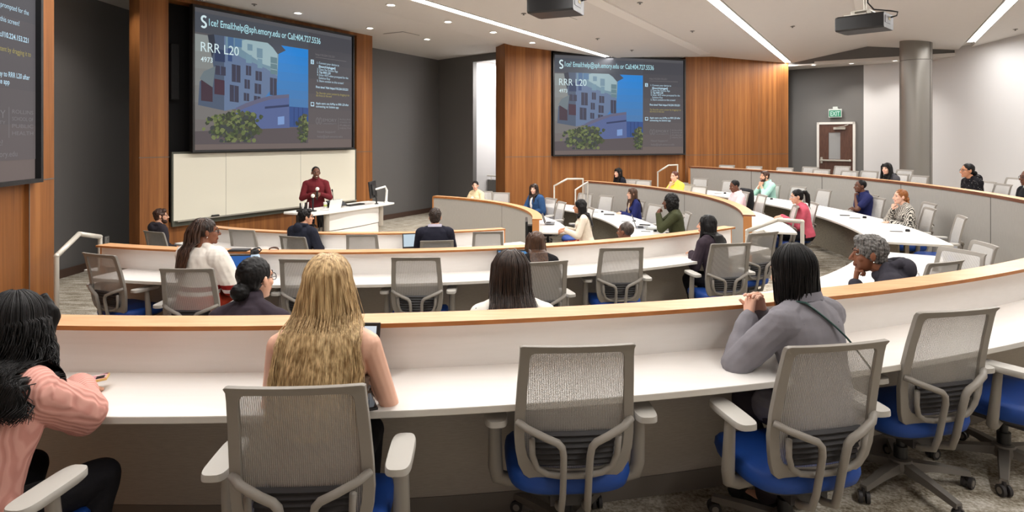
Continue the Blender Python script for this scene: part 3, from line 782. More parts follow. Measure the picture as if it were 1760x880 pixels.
# folded ceiling, running along the centre wall direction ------------------------------
dv = V((.507, .862, 0)); nv = V((.862, -.507, 0))
def sp(s, t, z): q = nv * s + dv * t; return V((q.x, q.y, z))
prof = [(-14.5, 4.88), (-8.42, 4.88), (-8.40, 4.82), (-6.62, 4.62), (-6.62, 4.70), (-6.38, 4.70), (-6.38, 4.62), (-4.3, 4.80), (-2.55, 4.72), (-2.55, 4.80), (-2.31, 4.80), (-2.31, 4.72), (-.27, 5.07),
        (1.91, 4.79), (1.91, 4.87), (2.15, 4.87), (2.15, 4.79), (4.2, 5.02), (6.2, 4.79), (6.2, 4.87), (6.44, 4.87), (6.44, 4.79), (9, 5.0), (15.5, 5.0)]
mb = MB()
mb.loft([[sp(s, t, z) for s, z in prof] + [sp(15.5, t, 5.3), sp(-14.5, t, 5.3)] for t in (-8.5, 25)])
struct(mb.build('ceiling', CEIL))
# pale flat bands on the ridges
for i, (s, z) in enumerate(((-4.3, 4.775), (-.27, 5.035))):
    mb = MB(); mb.loft([[sp(s - .14, t, z - .012), sp(s + .14, t, z - .012), sp(s + .14, t, z + .05), sp(s - .14, t, z + .05)] for t in (-6, 18.3)])
    struct(mb.build('trim_%d' % (i + 1), mat('ridge_band', (226, 222, 217), .8)))
# linear lights
LIGHTM = glow('strip_light', (255, 250, 242), 16.0)
FRAMEM = mat('light_frame', (225, 223, 220), .6)
def strip(s, z, t0, t1, label):
    o = thing('linear_light', label, 'ceiling light', sp(s, (t0 + t1) / 2, z), math.atan2(dv.y, dv.x), 'long linear ceiling lights'); L = t1 - t0
    mb = MB(); mb.box((0, 0, .03), (L, .13, .03)); mb.build('diffuser', LIGHTM, o)
    mb = MB(); mb.box((0, .095, .035), (L, .02, .09)); mb.box((0, -.095, .035), (L, .02, .09)); mb.build('frame', FRAMEM, o)
    return o
strip(-6.5, 4.62, 2.6, 16.4, 'linear ceiling light ending above the right-hand projection screen')
strip(-2.43, 4.72, -.5, 21.3, 'linear ceiling light ending at the far end of the wood wall')
strip(2.03, 4.79, .6, 19.6, 'linear ceiling light ending above the white wall beside the column')
strip(6.32, 4.79, 6.0, 16.0, 'linear ceiling light nearest the white side wall')
# downlights
DL = glow('downlight_lamp', (255, 248, 236), 30.0)
def zc(s):
    for (s0, z0), (s1, z1) in zip(prof, prof[1:]):
        if s0 <= s <= s1 and s1 > s0: return z0 + (z1 - z0) * (s - s0) / (s1 - s0)
    return 4.8
def oncl(px, py):
    d = V(((px - CXP) / FPX, 1, -(py - HYP) / FPX)); best = None
    for i in range(400, 2100):
        Y = i * .01; p = d * Y; s = p.x * nv.x + p.y * nv.y
        if EYE + p.z >= zc(s): return V((p.x, p.y, zc(s)))
    return V((d.x * 15, d.y * 15, 4.8))
dls = [(512, 22, 'downlight over the top left of the large centre screen'), (636, 48, 'downlight above the right end of the large centre screen'), (734, 67, 'downlight above the charcoal wall right of the lectern'),
       (672, 8, 'downlight in the grey ceiling band, nearest the top edge'), (770, 37, 'downlight in the grey ceiling band, second from the top edge'), (848, 55, 'downlight in the grey ceiling band above the wood pillar'),
       (915, 73, 'downlight in the grey ceiling band nearest the right-hand screen')]
for px, py, lb in dls:
    p = oncl(px, py); o = thing('downlight', lb, 'ceiling light', p, 0, 'round recessed downlights')
    mb = MB(); mb.lathe([(.10, .0), (.10, -.012), (.075, -.014), (.065, -.004), (.065, 0)], seg=24); mb.build('trim_ring', WHITEPL, o, smooth='auto')
    mb = MB(); mb.lathe([(.062, .0), (.062, -.006), (.03, -.009)], seg=20); mb.build('lamp', DL, o)
for x, y, lb in ((-6.5, 8.2, 'added unseen downlight brightening the left charcoal wall, nearer one'), (-6.5, 10.2, 'added unseen downlight brightening the left charcoal wall, farther one'), (9.35, 19.3, 'downlight in the low soffit nearest the wood wall'), (10.3, 18.9, 'downlight in the low soffit above the exit door'), (11.2, 18.2, 'downlight in the low soffit beside the column')):  # the left pair is added out of view to brighten the recess
    o = thing('downlight', lb, 'ceiling light', (x, y, 4.62 if x > 0 else 4.878), 0, 'round recessed downlights')
    mb = MB(); mb.lathe([(.10, .0), (.10, -.012), (.075, -.014), (.065, -.004), (.065, 0)], seg=24); mb.build('trim_ring', WHITEPL, o, smooth='auto')
    mb = MB(); mb.lathe([(.062, .0), (.062, -.006), (.03, -.009)], seg=20); mb.build('lamp', glow('soffit_lamp', (255, 248, 236), 8), o)
# little sprinkler plates, access panel
for px, py, lb in ((900, 23, 'sprinkler plate left of the nearer projector'), (1027, 66, 'sprinkler plate above the right screen, left one'), (1086, 86, 'sprinkler plate just above the right screen'), (1100, 4, 'sprinkler plate near the top edge right of the nearer projector'),
                   (1190, 53, 'sprinkler plate on the ceiling beside the pale ridge band'), (437, 7, 'sprinkler plate above the centre screen'), (1362, 45, 'sprinkler plate right of the middle linear light'), (1745, 50, 'sprinkler plate right of the right linear light')):
    p = oncl(px, py); mb = MB(); mb.lathe([(.05, .0), (.052, -.008), (.03, -.014)], seg=18); mb.lathe([(.012, -.014), (.012, -.03), (.02, -.032), (.02, -.036)], seg=10)
    o = mb.build('sprinkler', mat('sprinkler_grey', (120, 116, 112), .6), smooth='auto'); o.location = p; tag(o, lb, 'sprinkler', 'small ceiling sprinklers')
p = oncl(690, 59); mb = MB(); mb.box((0, 0, -.006), (.62, .62, .008)); mb.box((0, 0, -.012), (.58, .58, .006), mi=1); o = mb.build('access_panel', [mat('panel_gap', (150, 146, 142), .8), CEIL]); o.location = p; o.rotation_euler = (0, 0, CW_A)
tag(o, 'square access panel flush in the ceiling above the charcoal wall', 'ceiling panel')
mb = MB(); 
for f, g in ((0, 1.6), (1.6, 3.4)): mb.loft([[sp(-5.2, t, zc(-5.2) - .002), sp(-5.19, t, zc(-5.19) - .002), sp(-5.19, t, zc(-5.19) + .01), sp(-5.2, t, zc(-5.2) + .01)] for t in (8 + f, 8 + g)])
struct(mb.build('trim_ceiling_joint', SEAM))

# =============================================================== tiered desks
def ledge(name, label, c, far, near, joint, desk, a0, a1, zf, sgn, below, da=(0, 0), seams=(), ext=(0, 0), edge=None):
    """curved bench: partition with wooden cap, pale upstand above the worktop, worktop on the seat side (outside of the arc)"""
    o = thing(name, label, 'desk', (*pt(c, (far + near) / 2, (a0 + a1) / 2), 0)); off = o.location
    def B(mb, nm, ms, **k):
        mb.v = [tuple(V(p) - off) for p in mb.v]; return mb.build(nm, ms, o, **k)
    zt = zf + .95
    mb = MB(); mb.arc(c, far + .012, joint - .05, zf + .67, zt - .02, a0 + .002, a1 - .002); mb.arc(c, far + .012, far + .04, below, zf + .67, a0 + .002, a1 - .002)
    for s in seams: mb.arc(c, far + .009, far + .013, below, zt - .02, s - .0007, s + .0007, 2, 1)
    B(mb, 'partition_panel', [GREYPANEL, SEAM])
    mb = MB(); mb.arc(c, far, near, zt - .02, zt, a0, a1, 64, 0, 0, 1); mb.arc(c, far - .003, far + .011, zt - .045, zt - .0005, a0, a1, 64, 1, 0, 1); B(mb, 'wood_cap', [MAPLE, edge or MAPLE_EDGE])
    mb = MB(); mb.arc(c, joint - .05, joint, zf + .72, zt - .02, a0 + .001, a1 - .001); B(mb, 'upstand', DESK)
    mb = MB(); mb.arc(c, far + .04, far + .05, zf, zf + .69, a0 + .001, a1 - .001); mb.arc(c, far + .05, far + .055, zf, zf + .10, a0 + .001, a1 - .001, mi=1); B(mb, 'modesty_panel', [UNDERPANEL, mat('plinth', (118, 110, 102), .7)])
    mb = MB(); mb.arc(c, joint - .02, desk, zf + .69, zf + .72, a0 + ext[0], a1 + ext[1], 64, 1, 0, 1); B(mb, 'worktop', [DESK, DESKEDGE], bevel=.004)
    for k, a in enumerate((a0, a1)):
        mb = MB(); w = .018 / near; q = 1 if k == 0 else -1
        mb.arc(c, far + .002, joint - .002, below, zt - .021, a - q * w, a + q * .004, 2); B(mb, 'end_panel', MAPLE_EDGE if False else mat('maple_end', (190, 128, 74), .45, var=.12, vscale=20, stretch=(1, 1, .1)))
    n = max(3, int((a1 - a0) * desk / 1.6))
    for k in range(1, n):
        a = a0 + (a1 - a0) * k / n; ca, sa = math.cos(a), math.sin(a)
        mb = MB(); R = Matrix.Rotation(a, 3, 'Z')
        def q(r, z): return V((c[0] + r * ca, c[1] + r * sa, z))
        tvec = V((-sa, ca, 0)) * .02
        poly = [q(far + .052, zf + .69), q(desk - .27, zf + .69), q(desk - .29, zf + .665), q(far + .052, zf + .52)]
        mb.loft([[p - tvec for p in poly], [p + tvec for p in poly]]); B(mb, 'bracket', DARKPL)
    return o
ledge('curved_desk', 'nearest long curved white desk with wooden cap, where the blonde person sits', L1C, L1F, L1N, L1J, L1D, a_l1, b_l1, T1, 1, T2)
ledge('curved_desk', 'middle curved white desk with wooden cap, in front of the person with braids', L2C, L2F, L2N, L2J, L2D, a_l2, b_l2, T2, 1, 0, ext=(.05, .02))
ledge('curved_desk', 'short curved white desk with wooden cap nearest the lectern', L3C, L3F, L3N, L3J, L3D, a_l3, b_l3, T3, 1, 0, ext=(0, .06))
ledge('curved_desk', 'curved grey partition desk with wooden cap right of the lectern, lowest of the right-hand tiers', AC, AF, AF + .17, AF + .12, AF + .62, a_A, b_A, T3, 1, 0, seams=[ang(AC, (-.26, 13.4))])
ledge('curved_desk', 'curved grey partition desk on the right, in front of the person in the yellow shirt', BC, BF, BF + .17, BF + .12, BF + .72, a_B, b_B, T2, 1, 0, seams=[ang(BC, (3.55, 12.9))], edge=DARK_EDGE)
ledge('curved_desk', 'topmost curved grey partition desk with dark wooden cap along the back of the right-hand tiers', CC, CF, CF + .17, CF + .12, CF + .62, a_C, b_C, T1, 1, T2, seams=[ang(CC, deep(p, 300, y)) for p, y in ((1294, 16.3), (1416, 14.1), (1548, 11.7), (1688, 9.2))], edge=DARK_EDGE)

# free-standing curved tables with woven modesty panels
def table(label, c, r0, r1, a0, a1, zf, setback=.33, chamfer=0):
    o = thing('curved_table', label, 'table', (*pt(c, (r0 + r1) / 2, (a0 + a1) / 2), zf), 0); off = o.location
    def B(mb, nm, ms, **k): mb.v = [tuple(V(p) - off) for p in mb.v]; return mb.build(nm, ms, o, **k)
    mb = MB(); mb.arc(c, r0, r1, zf + .71, zf + .74, a0, a1, 48, 1, 0, 1)
    if chamfer:
        q0, q1 = pt(c, r0, a0), pt(c, r1, a0); e = pt(c, r1, a0 - chamfer); e2 = pt(c, r1 - .16, a0 - chamfer)
        mb.prism([q0, e2, e, q1][::1], zf + .71, zf + .74, 1, 0)
    B(mb, 'tabletop', [DESK, DESKEDGE], bevel=.004)
    mb = MB(); mb.arc(c, r0 + setback, r0 + setback + .02, zf + .10, zf + .70, a0 + .03, a1 - .03); B(mb, 'modesty_panel', MODESTY)
    n = max(2, int((a1 - a0) * r1 / 1.7))
    for k in range(n + 1):
        a = a0 + .04 + (a1 - a0 - .08) * k / n; R = Matrix.Rotation(a, 3, 'Z'); p = V((*pt(c, r0 + setback + .12, a), zf))
        mb = MB(); mb.box(p + V((0, 0, .38)), (.05, .07, .64), R=R); mb.box(p + R @ V((-.05, 0, .075)), (.50, .06, .035), R=R); mb.box(p + V((0, 0, .695)), (.46, .06, .03), R=R)
        l = B(mb, 'leg', mat('table_leg', (150, 140, 126), .45, metal=.3), bevel=.006)
        for r in (-.27, .18):
            mb = MB(); cc = p + R @ V((r, 0, .03)); mb.tube([cc + R @ V((0, -.016, 0)), cc + R @ V((0, .016, 0))], .029, 14); mb.tube([cc, cc + V((0, 0, .04))], .008, 6)
            w = B(mb, 'caster', DARKPL, smooth='auto'); w.parent = l
    return o
A2C = (-3.85, 11.2)
table('long white curved table with woven grey panel in the lowest right-hand tier, laptop on it', A2C, 5.76, 6.50, ang(A2C, (2.05, 10.1)), ang(A2C, (1.0, 15.4)), T3)
table('white curved table with a pointed end, in front of the person with a red braid', A2C, 9.08, 9.95, ang(A2C, (4.79, 7.95)), ang(A2C, (4.3, 16.5)), T2)
T2C = (-1.45, 10.9)
table('white curved table behind the nearest wooden cap, beside the person with short grey hair', T2C, 6.62, 7.40, ang(T2C, (-3.38, 4.64)), ang(T2C, (4.36, 7.25)) + 0, T2)
T3C = (-2.2, 14.6)
table('white curved table behind the middle desk, beside the man in pale blue', T3C, 6.9, 7.6, ang(T3C, (-5.25, 7.65)), ang(T3C, (1.35, 8.0)), T3)

# =============================================================== chairs
def interp(tab, x):
    for (x0, y0), (x1, y1) in zip(tab, tab[1:]):
        if x <= x1: return y0 + (y1 - y0) * (x - x0) / (x1 - x0)
    return tab[-1][1]
YB = [(.36, -.19), (.40, -.205), (.46, -.232), (.55, -.250), (.65, -.256), (.80, -.287), (.93, -.320), (.965, -.331), (.985, -.350), (1.0, -.356)]
def yb(z, x=0): return interp(YB, z) + .020 * (abs(x) / .23) ** 2.2
def make_chair():
    o = thing('task_chair', 'chair', 'chair', (0, 0, 0), 0, 'grey mesh task chairs')
    outer = [(0, .385), (.06, .386), (.12, .391), (.165, .404), (.20, .432), (.222, .48), (.234, .54), (.239, .60), (.236, .70), (.230, .82), (.223, .93), (.222, .962), (.224, .980), (.214, .986), (.15, .986), (.07, .986), (0, .986)]
    inner = [(0, .458), (.05, .459), (.10, .463), (.138, .470), (.168, .486), (.185, .515), (.194, .555), (.198, .60), (.195, .70), (.189, .82), (.184, .915), (.182, .932), (.177, .944), (.166, .951), (.12, .953), (.06, .953), (0, .953)]
    full = lambda L: L + [(-x, z) for x, z in L[-2:0:-1]]
    mb = MB(); rings = []
    for (xo, zo), (xi, zi) in zip(full(outer), full(inner)):
        t = .013
        rings.append([V((xo, yb(zo, xo) - t, zo)), V((xi, yb(zi, xi) - t * .7, zi)), V((xi, yb(zi, xi) + t * .5, zi)), V((xo, yb(zo, xo) + t, zo))])
    rings.append(rings[0]); mb.loft(rings, caps=False); mb.build('backrest_frame', CHAIRGREY, o, smooth='auto', bevel=.003)
    mb = MB(); rows = []
    for xi, zi in inner: rows.append([V((xi * f, yb(zi, xi * f), zi)) for f in (-1, -.66, -.33, 0, .33, .66, 1)])
    mb.loft(rows, caps=False, closed=False); mb.build('mesh_rear', MESHR, o, smooth=True)
    mb.v = [(x * 1.01, y + .006, z) for x, y, z in mb.v]; mb.build('mesh_front', MESHF, o, smooth=True)
    mb = MB(); rows = []
    for k in range(13):
        z = .475 + .012 * k; d = .008 if k % 2 else -.002; w = .150 + .012 * (k / 12)
        rows.append([V((x, yb(z, x) - .010 - d, z)) for x in (-w, -w * .6, 0, w * .6, w)] + [V((x, yb(z, x) - .004, z)) for x in (w, w * .6, 0, -w * .6, -w)])
    mb.loft(rows); mb.build('lumbar_pad', mat('lumbar_black', (44, 42, 44), .55), o)
    mb = MB(); L = [(-.172, .60), (-.168, .53), (-.15, .478), (-.11, .450), (-.05, .438), (.05, .438), (.11, .450), (.15, .478), (.168, .53), (.172, .60)]
    mb.tube([(x, yb(z, x) - .028, z) for x, z in L], .0125, 8); mb.build('lumbar_frame', CHAIRGREY, o, smooth=True)
    for q in (-1, 1):
        P = [(q * .226, yb(.66, .226) - .012, .662), (q * .19, yb(.65) - .028, .645), (q * .12, yb(.63) - .052, .618), (q * .075, yb(.62) - .058, .600), (q * .058, yb(.6) - .058, .580), (q * .052, yb(.57) - .056, .545), (q * .050, -.288, .46), (q * .050, -.268, .37), (q * .052, -.245, .305), (q * .055, -.17, .275), (q * .055, -.04, .285)]
        mb = MB(); mb.tube(P, .0175, 8, flat=.8); mb.build('support_arm', CHAIRGREY, o, smooth=True)
    # seat
    mb = MB(); rings = []
    def outl(k, z, sag=0):
        r = []
        for i in range(32):
            t = 2 * PI * i / 32; c, s = math.cos(t), math.sin(t)
            x = .262 * k * math.copysign(abs(c) ** .55, c); y = .005 + .243 * k * math.copysign(abs(s) ** .55, s)
            r.append(V((x, y, z - (.035 * max(0, (y - .12) / .12) ** 2 if sag else 0) + (.006 * (abs(x) / .25) ** 2 if sag else 0))))
        return r
    for k, z, sg in ((.90, .345, 0), (.965, .355, 0), (1.0, .382, 1), (.985, .412, 1), (.93, .426, 1), (.7, .426, 1), (.3, .422, 1)): rings.append(outl(k, z, sg))
    mb.loft(rings); mb.build('seat', BLUE, o, smooth=True)
    mb = MB(); mb.loft([outl(.80, .325), outl(.88, .345)]); mb.box((0, -.02, .298), (.17, .28, .06)); mb.tube([(.1, .08, .30), (.27, .08, .292)], .008, 6); mb.box((.285, .08, .292), (.04, .03, .012)); mb.build('mechanism', DARKPL, o)
    for q in (-1, 1):
        mb = MB(); mb.tube([(q * .16, -.03, .318), (q * .25, -.04, .320), (q * .296, -.045, .337), (q * .306, -.055, .39), (q * .308, -.075, .60), (q * .308, -.075, .622)], [.022, .024, .026, .026, .021, .02], 8, flat=1.25)
        a = mb.build('armrest', CHAIRGREY, o, smooth=True)
        mb = MB(); rr = []
        for k, z in ((.9, .618), (1, .624), (1, .640), (.93, .648), (.6, .650)):
            rr.append([V((q * .308 + .047 * k * math.copysign(abs(math.cos(t)) ** .6, math.cos(t)), -.090 + .135 * (1 if k > .9 else k) * math.copysign(abs(math.sin(t)) ** .4, math.sin(t)), z)) for t in (2 * PI * i / 24 for i in range(24))])
        mb.loft(rr); p = mb.build('arm_pad', CHAIRPAD, o, smooth='auto'); p.parent = a
    mb = MB(); mb.lathe([(.032, .10), (.032, .20), (.020, .20), (.020, .29)], seg=14); mb.build('gas_lift', BLACK, o, smooth='auto')
    mb = MB(); mb.lathe([(.055, .075), (.06, .10), (.05, .135), (.035, .14)], seg=20)
    for k in range(5):
        a = 2 * PI * k / 5 + .942; R = Matrix.Rotation(a, 3, 'Z')
        mb.loft([[R @ V((r, w * i, z + h * j)) for i, j in ((-1, -1), (1, -1), (.8, 1), (-.8, 1))] for r, w, z, h in ((.03, .030, .105, .022), (.18, .025, .095, .016), (.33, .020, .075, .012))])
    b = mb.build('star_base', mat('base_grey', (112, 107, 101), .45), o, smooth='auto')
    for k in range(5):
        a = 2 * PI * k / 5 + .942; R = Matrix.Rotation(a, 3, 'Z'); p = R @ V((.325, 0, 0)); T = Matrix.Rotation(a + .7, 3, 'Z'); mb = MB()
        for q in (-1, 1): mb.tube([p + T @ V((0, q * .008, .029)), p + T @ V((0, q * .024, .029))], .029, 16); mb.tube([p + T @ V((0, q * .0225, .029)), p + T @ V((0, q * .0255, .029))], .016, 12, 1)
        mb.tube([p + V((0, 0, .035)), p + V((0, 0, .075))], .011, 8)
        c = mb.build('caster', [DARKPL, CHAIRGREY], o, smooth='auto'); c.parent = b
    return o
CHAIR = make_chair(); _first = [True]
def chair(loc, yaw, label):
    if _first[0]:
        _first[0] = False; o = CHAIR; o.location = loc; o.rotation_euler = (0, 0, yaw); o['label'] = label; return o
    return dup(CHAIR, loc, yaw, label)
def yaw_to(p, q): return math.atan2(-(q[0] - p[0]), q[1] - p[1])
def chair_top(px, py, zf, target, add, label, Y=None, R=None):
    """px, py: middle of the top edge of the backrest in the photo"""
    push = 0 if R else (.10 if zf == T1 else .13)
    if R: t = ring(px, R, zf)
    elif Y: t = V(((px - CXP) / FPX * Y, Y, zf))
    else: t = at(px, py, zf + .986)
    yw = yaw_to(t, target) + math.radians(add)
    if push: L = math.hypot(t.x, t.y); t = t * ((L - push) / L)
    d = Matrix.Rotation(yw, 3, 'Z') @ V((0, .348, 0))
    return chair((t.x + d.x, t.y + d.y, zf), yw, label)
# =============================================================== chairs in place
# nearest row
r1 = L1C
chair((-1.80, 2.14, T1), math.radians(-6), 'grey task chair under the person in the ribbed pink sweater')
chair_top(504, 646, T1, r1, -1, 'grey mesh chair directly behind the long blonde hair, in the nearest row')
chair_top(995, 580, T1, r1, -6, 'empty grey mesh chair in the middle of the nearest row, its arms under the desk')
chair_top(1447, 579, T1, r1, -4, 'grey mesh chair of the person in the grey jacket')
chair_top(1655, 525, T1, r1, -8, 'empty grey mesh chair right of the person in the grey jacket')
p = at(1800, 520, T1 + .98); chair((p.x + .05, p.y + .33, T1), math.radians(34), 'grey chair at the right edge of the photo, only its arm and blue seat showing')
# second row, at the middle desk
r2 = L2C
chair_top(166, 433, T2, r2, -7, 'empty grey mesh chair at the left end of the middle desk, turned to the right')
chair_top(318, 457, T2, r2, 6, 'grey mesh chair of the person with long braids')
chair_top(520, 441, T2, r2, -2, 'grey mesh chair at the middle desk, half hidden by the long blonde hair')
chair_top(714, 438, T2, r2, -7, 'empty grey mesh chair in the centre of the middle desk, right of the blonde person')
chair_top(937, 445, T2, r2, 1, 'grey mesh chair of the person with straight brown hair and a blue laptop')
chair_top(1070, 422, T2, r2, -17, 'empty grey mesh chair at the middle desk, right of the person with straight brown hair')
chair_top(1259, 415, T2, r2, -21, 'grey mesh chair behind the person in the dark purple coat')
chair_top(1316, 397, T2, r2, -13, 'empty grey chair by the railing at the right end of the middle desk')
# loose chairs at the table behind the middle desk
chair_top(60, 532, T2, (-2.5, 12), -12, 'grey chair behind the nearest wooden cap by the left railing, only its top showing')
chair_top(1631, 446, T2, (3.2, 9), 10, 'grey chair with its curved top just above the nearest wooden cap, lower of a pair')
chair_top(1656, 426, T2, (-2, 9), 44, 'grey chair between the pointed table end and the nearest wooden cap, mostly hidden')
chair_top(1697, 415, T2, (-2, 8.2), 4, 'empty grey chair seen side-on in front of the grey partition, right of the pointed table')
p = at(443, 556, T2 + .98); chair((p.x, p.y + .32, T2), math.radians(-6), 'grey chair under the person with a low black bun, hidden by the wooden cap')
p = at(885, 553, T2 + .98); chair((p.x, p.y + .32, T2), math.radians(6), 'grey chair under the person in the dotted white cardigan, hidden by the wooden cap')
chair((3.14, 4.52, T2), math.radians(58), 'grey chair under the person with short grey hair')
# third row, nearest the lectern
r3 = L3C
chair_top(261, 396, T3, r3, 6, 'grey chair of the bearded person by the charcoal wall')
chair_top(413, 393, T3, r3, 7, 'empty grey chair between the bearded person and the person in glasses')
chair_top(500, 404, T3, r3, -12, 'grey chair of the person in the navy hoodie')
chair_top(621, 401, T3, r3, 0, 'empty grey chair in front of the lectern cabinet')
chair_top(751, 411, T3, r3, -4, 'grey chair of the person in the dark sweater and pale collar')
chair_top(839, 396, T3, r3, -15, 'empty grey chair at the right end of the short desk')
chair((1.52, 7.66, T3), math.radians(44), 'grey chair under the man in pale blue, hidden behind the middle desk')
# right-hand tiers
def rg(px, R, zf, add, label, t=RC): chair_top(px, 0, zf, t, add, label, R=R)
rg(832, 5.75, T3, 36, 'grey chair of the person in the tan top')
rg(862, 5.72, T3, 26, 'empty pale chair against the wood pillar, beside the person in tan')
rg(949, 5.62, T3, 0, 'pale chair behind the denim jacket')
rg(968, 5.40, T3, -6, 'empty pale chair between the denim jacket and the person in cream')
rg(1018, 5.52, T3, -2, 'grey chair of the person in the cream top and red skirt')
rg(1008, 7.10, T3, 10, 'empty pale chair beside the steel railing, first in front of the middle partition')
rg(1044, 7.10, T3, 8, 'empty pale chair left of the person in the navy cardigan')
rg(1101, 7.10, T3, 2, 'pale chair behind the person in the navy cardigan')
rg(1128, 7.00, T3, 12, 'pale chair left of the person in the olive top, half hidden')
rg(1175, 6.90, T3, -6, 'pale chair right of the person in the olive top, nearer one')
rg(1185, 7.12, T3, -4, 'pale chair right of the person in the olive top, against the partition')
rg(1086, 8.65, T2, 16, 'pale chair of the person in black in front of the wood wall')
rg(1107, 8.65, T2, 18, 'empty pale chair behind the middle partition, left of the yellow shirt')
rg(1172, 8.90, T2, 6, 'pale chair directly behind the yellow shirt')
rg(1182, 8.66, T2, 14, 'empty pale chair close to the right of the yellow shirt')
rg(1204, 8.55, T2, 14, 'empty pale chair in front of the topmost partition end, lower of two')
rg(1205, 10.45, T2, 14, 'empty pale chair in front of the topmost partition end, upper of two')
rg(1256, 10.45, T2, 10, 'empty pale chair between the pink shirt and the mint shirt')
rg(1281, 8.66, T2, -4, 'pale chair behind the pink shirt with a dark coat on it')
rg(1313, 8.66, T2, -6, 'empty pale chair right of the dark coat, at the middle partition')
rg(1371, 8.50, T2, -8, 'empty pale chair in front of the person in the rose pink sweater')
rg(1402, 8.95, T2, -4, 'pale chair of the person in the rose pink sweater')
rg(1330, 10.50, T2, 8, 'pale chair of the bearded person in the mint shirt')
rg(1374, 10.60, T2, 6, 'pale chair behind the ponytail, against the topmost partition')
rg(1419, 10.55, T2, 0, 'empty pale chair right of the rose pink sweater, against the topmost partition')
rg(1501, 10.78, T2, -4, 'pale chair behind the person in the navy polo shirt')
rg(1512, 10.50, T2, 0, 'empty pale chair between the navy polo shirt and the red braid')
rg(1602, 10.45, T2, -6, 'pale chair right of the red braid, first of two')
rg(1601, 10.86, T2, -4, 'pale chair against the partition behind the red braid, only its top showing')
rg(1657, 10.42, T2, -8, 'empty pale chair at the pointed end of the curved table')
rg(1250, 12.30, T1, 22, 'empty pale chair leftmost above the topmost partition')
rg(1297, 12.35, T1, 20, 'empty pale chair above the mint shirt, in front of the wood wall')
rg(1350, 12.40, T1, 18, 'empty pale chair at the right end of the wood wall')
rg(1394, 13.40, T1, 14, 'empty pale chair left of the exit door, left one of a touching pair')
rg(1413, 12.55, T1, 14, 'empty pale chair left of the exit door, right one of a touching pair')
rg(1449, 14.60, T1, 10, 'empty pale chair directly below the exit door, farther one')
rg(1462, 12.60, T1, 10, 'empty pale chair directly below the exit door, nearer one')
rg(1496, 13.00, T1, 10, 'empty pale chair left of the person with long black hair in grey')
rg(1557, 14.30, T1, 4, 'empty pale chair at the foot of the column, farther one')
rg(1549, 12.66, T1, 6, 'pale chair behind the person with long black hair in grey')
rg(1583, 12.60, T1, 4, 'empty pale chair at the foot of the column, nearer one')
rg(1700, 12.55, T1, -4, 'pale chair behind the person in the dotted black top')
rg(1728, 12.35, T1, -6, 'empty pale chair left of the person in black at the right edge')
rg(1748, 13.90, T1, -4, 'pale chair at the right edge above the empty one, mostly hidden')

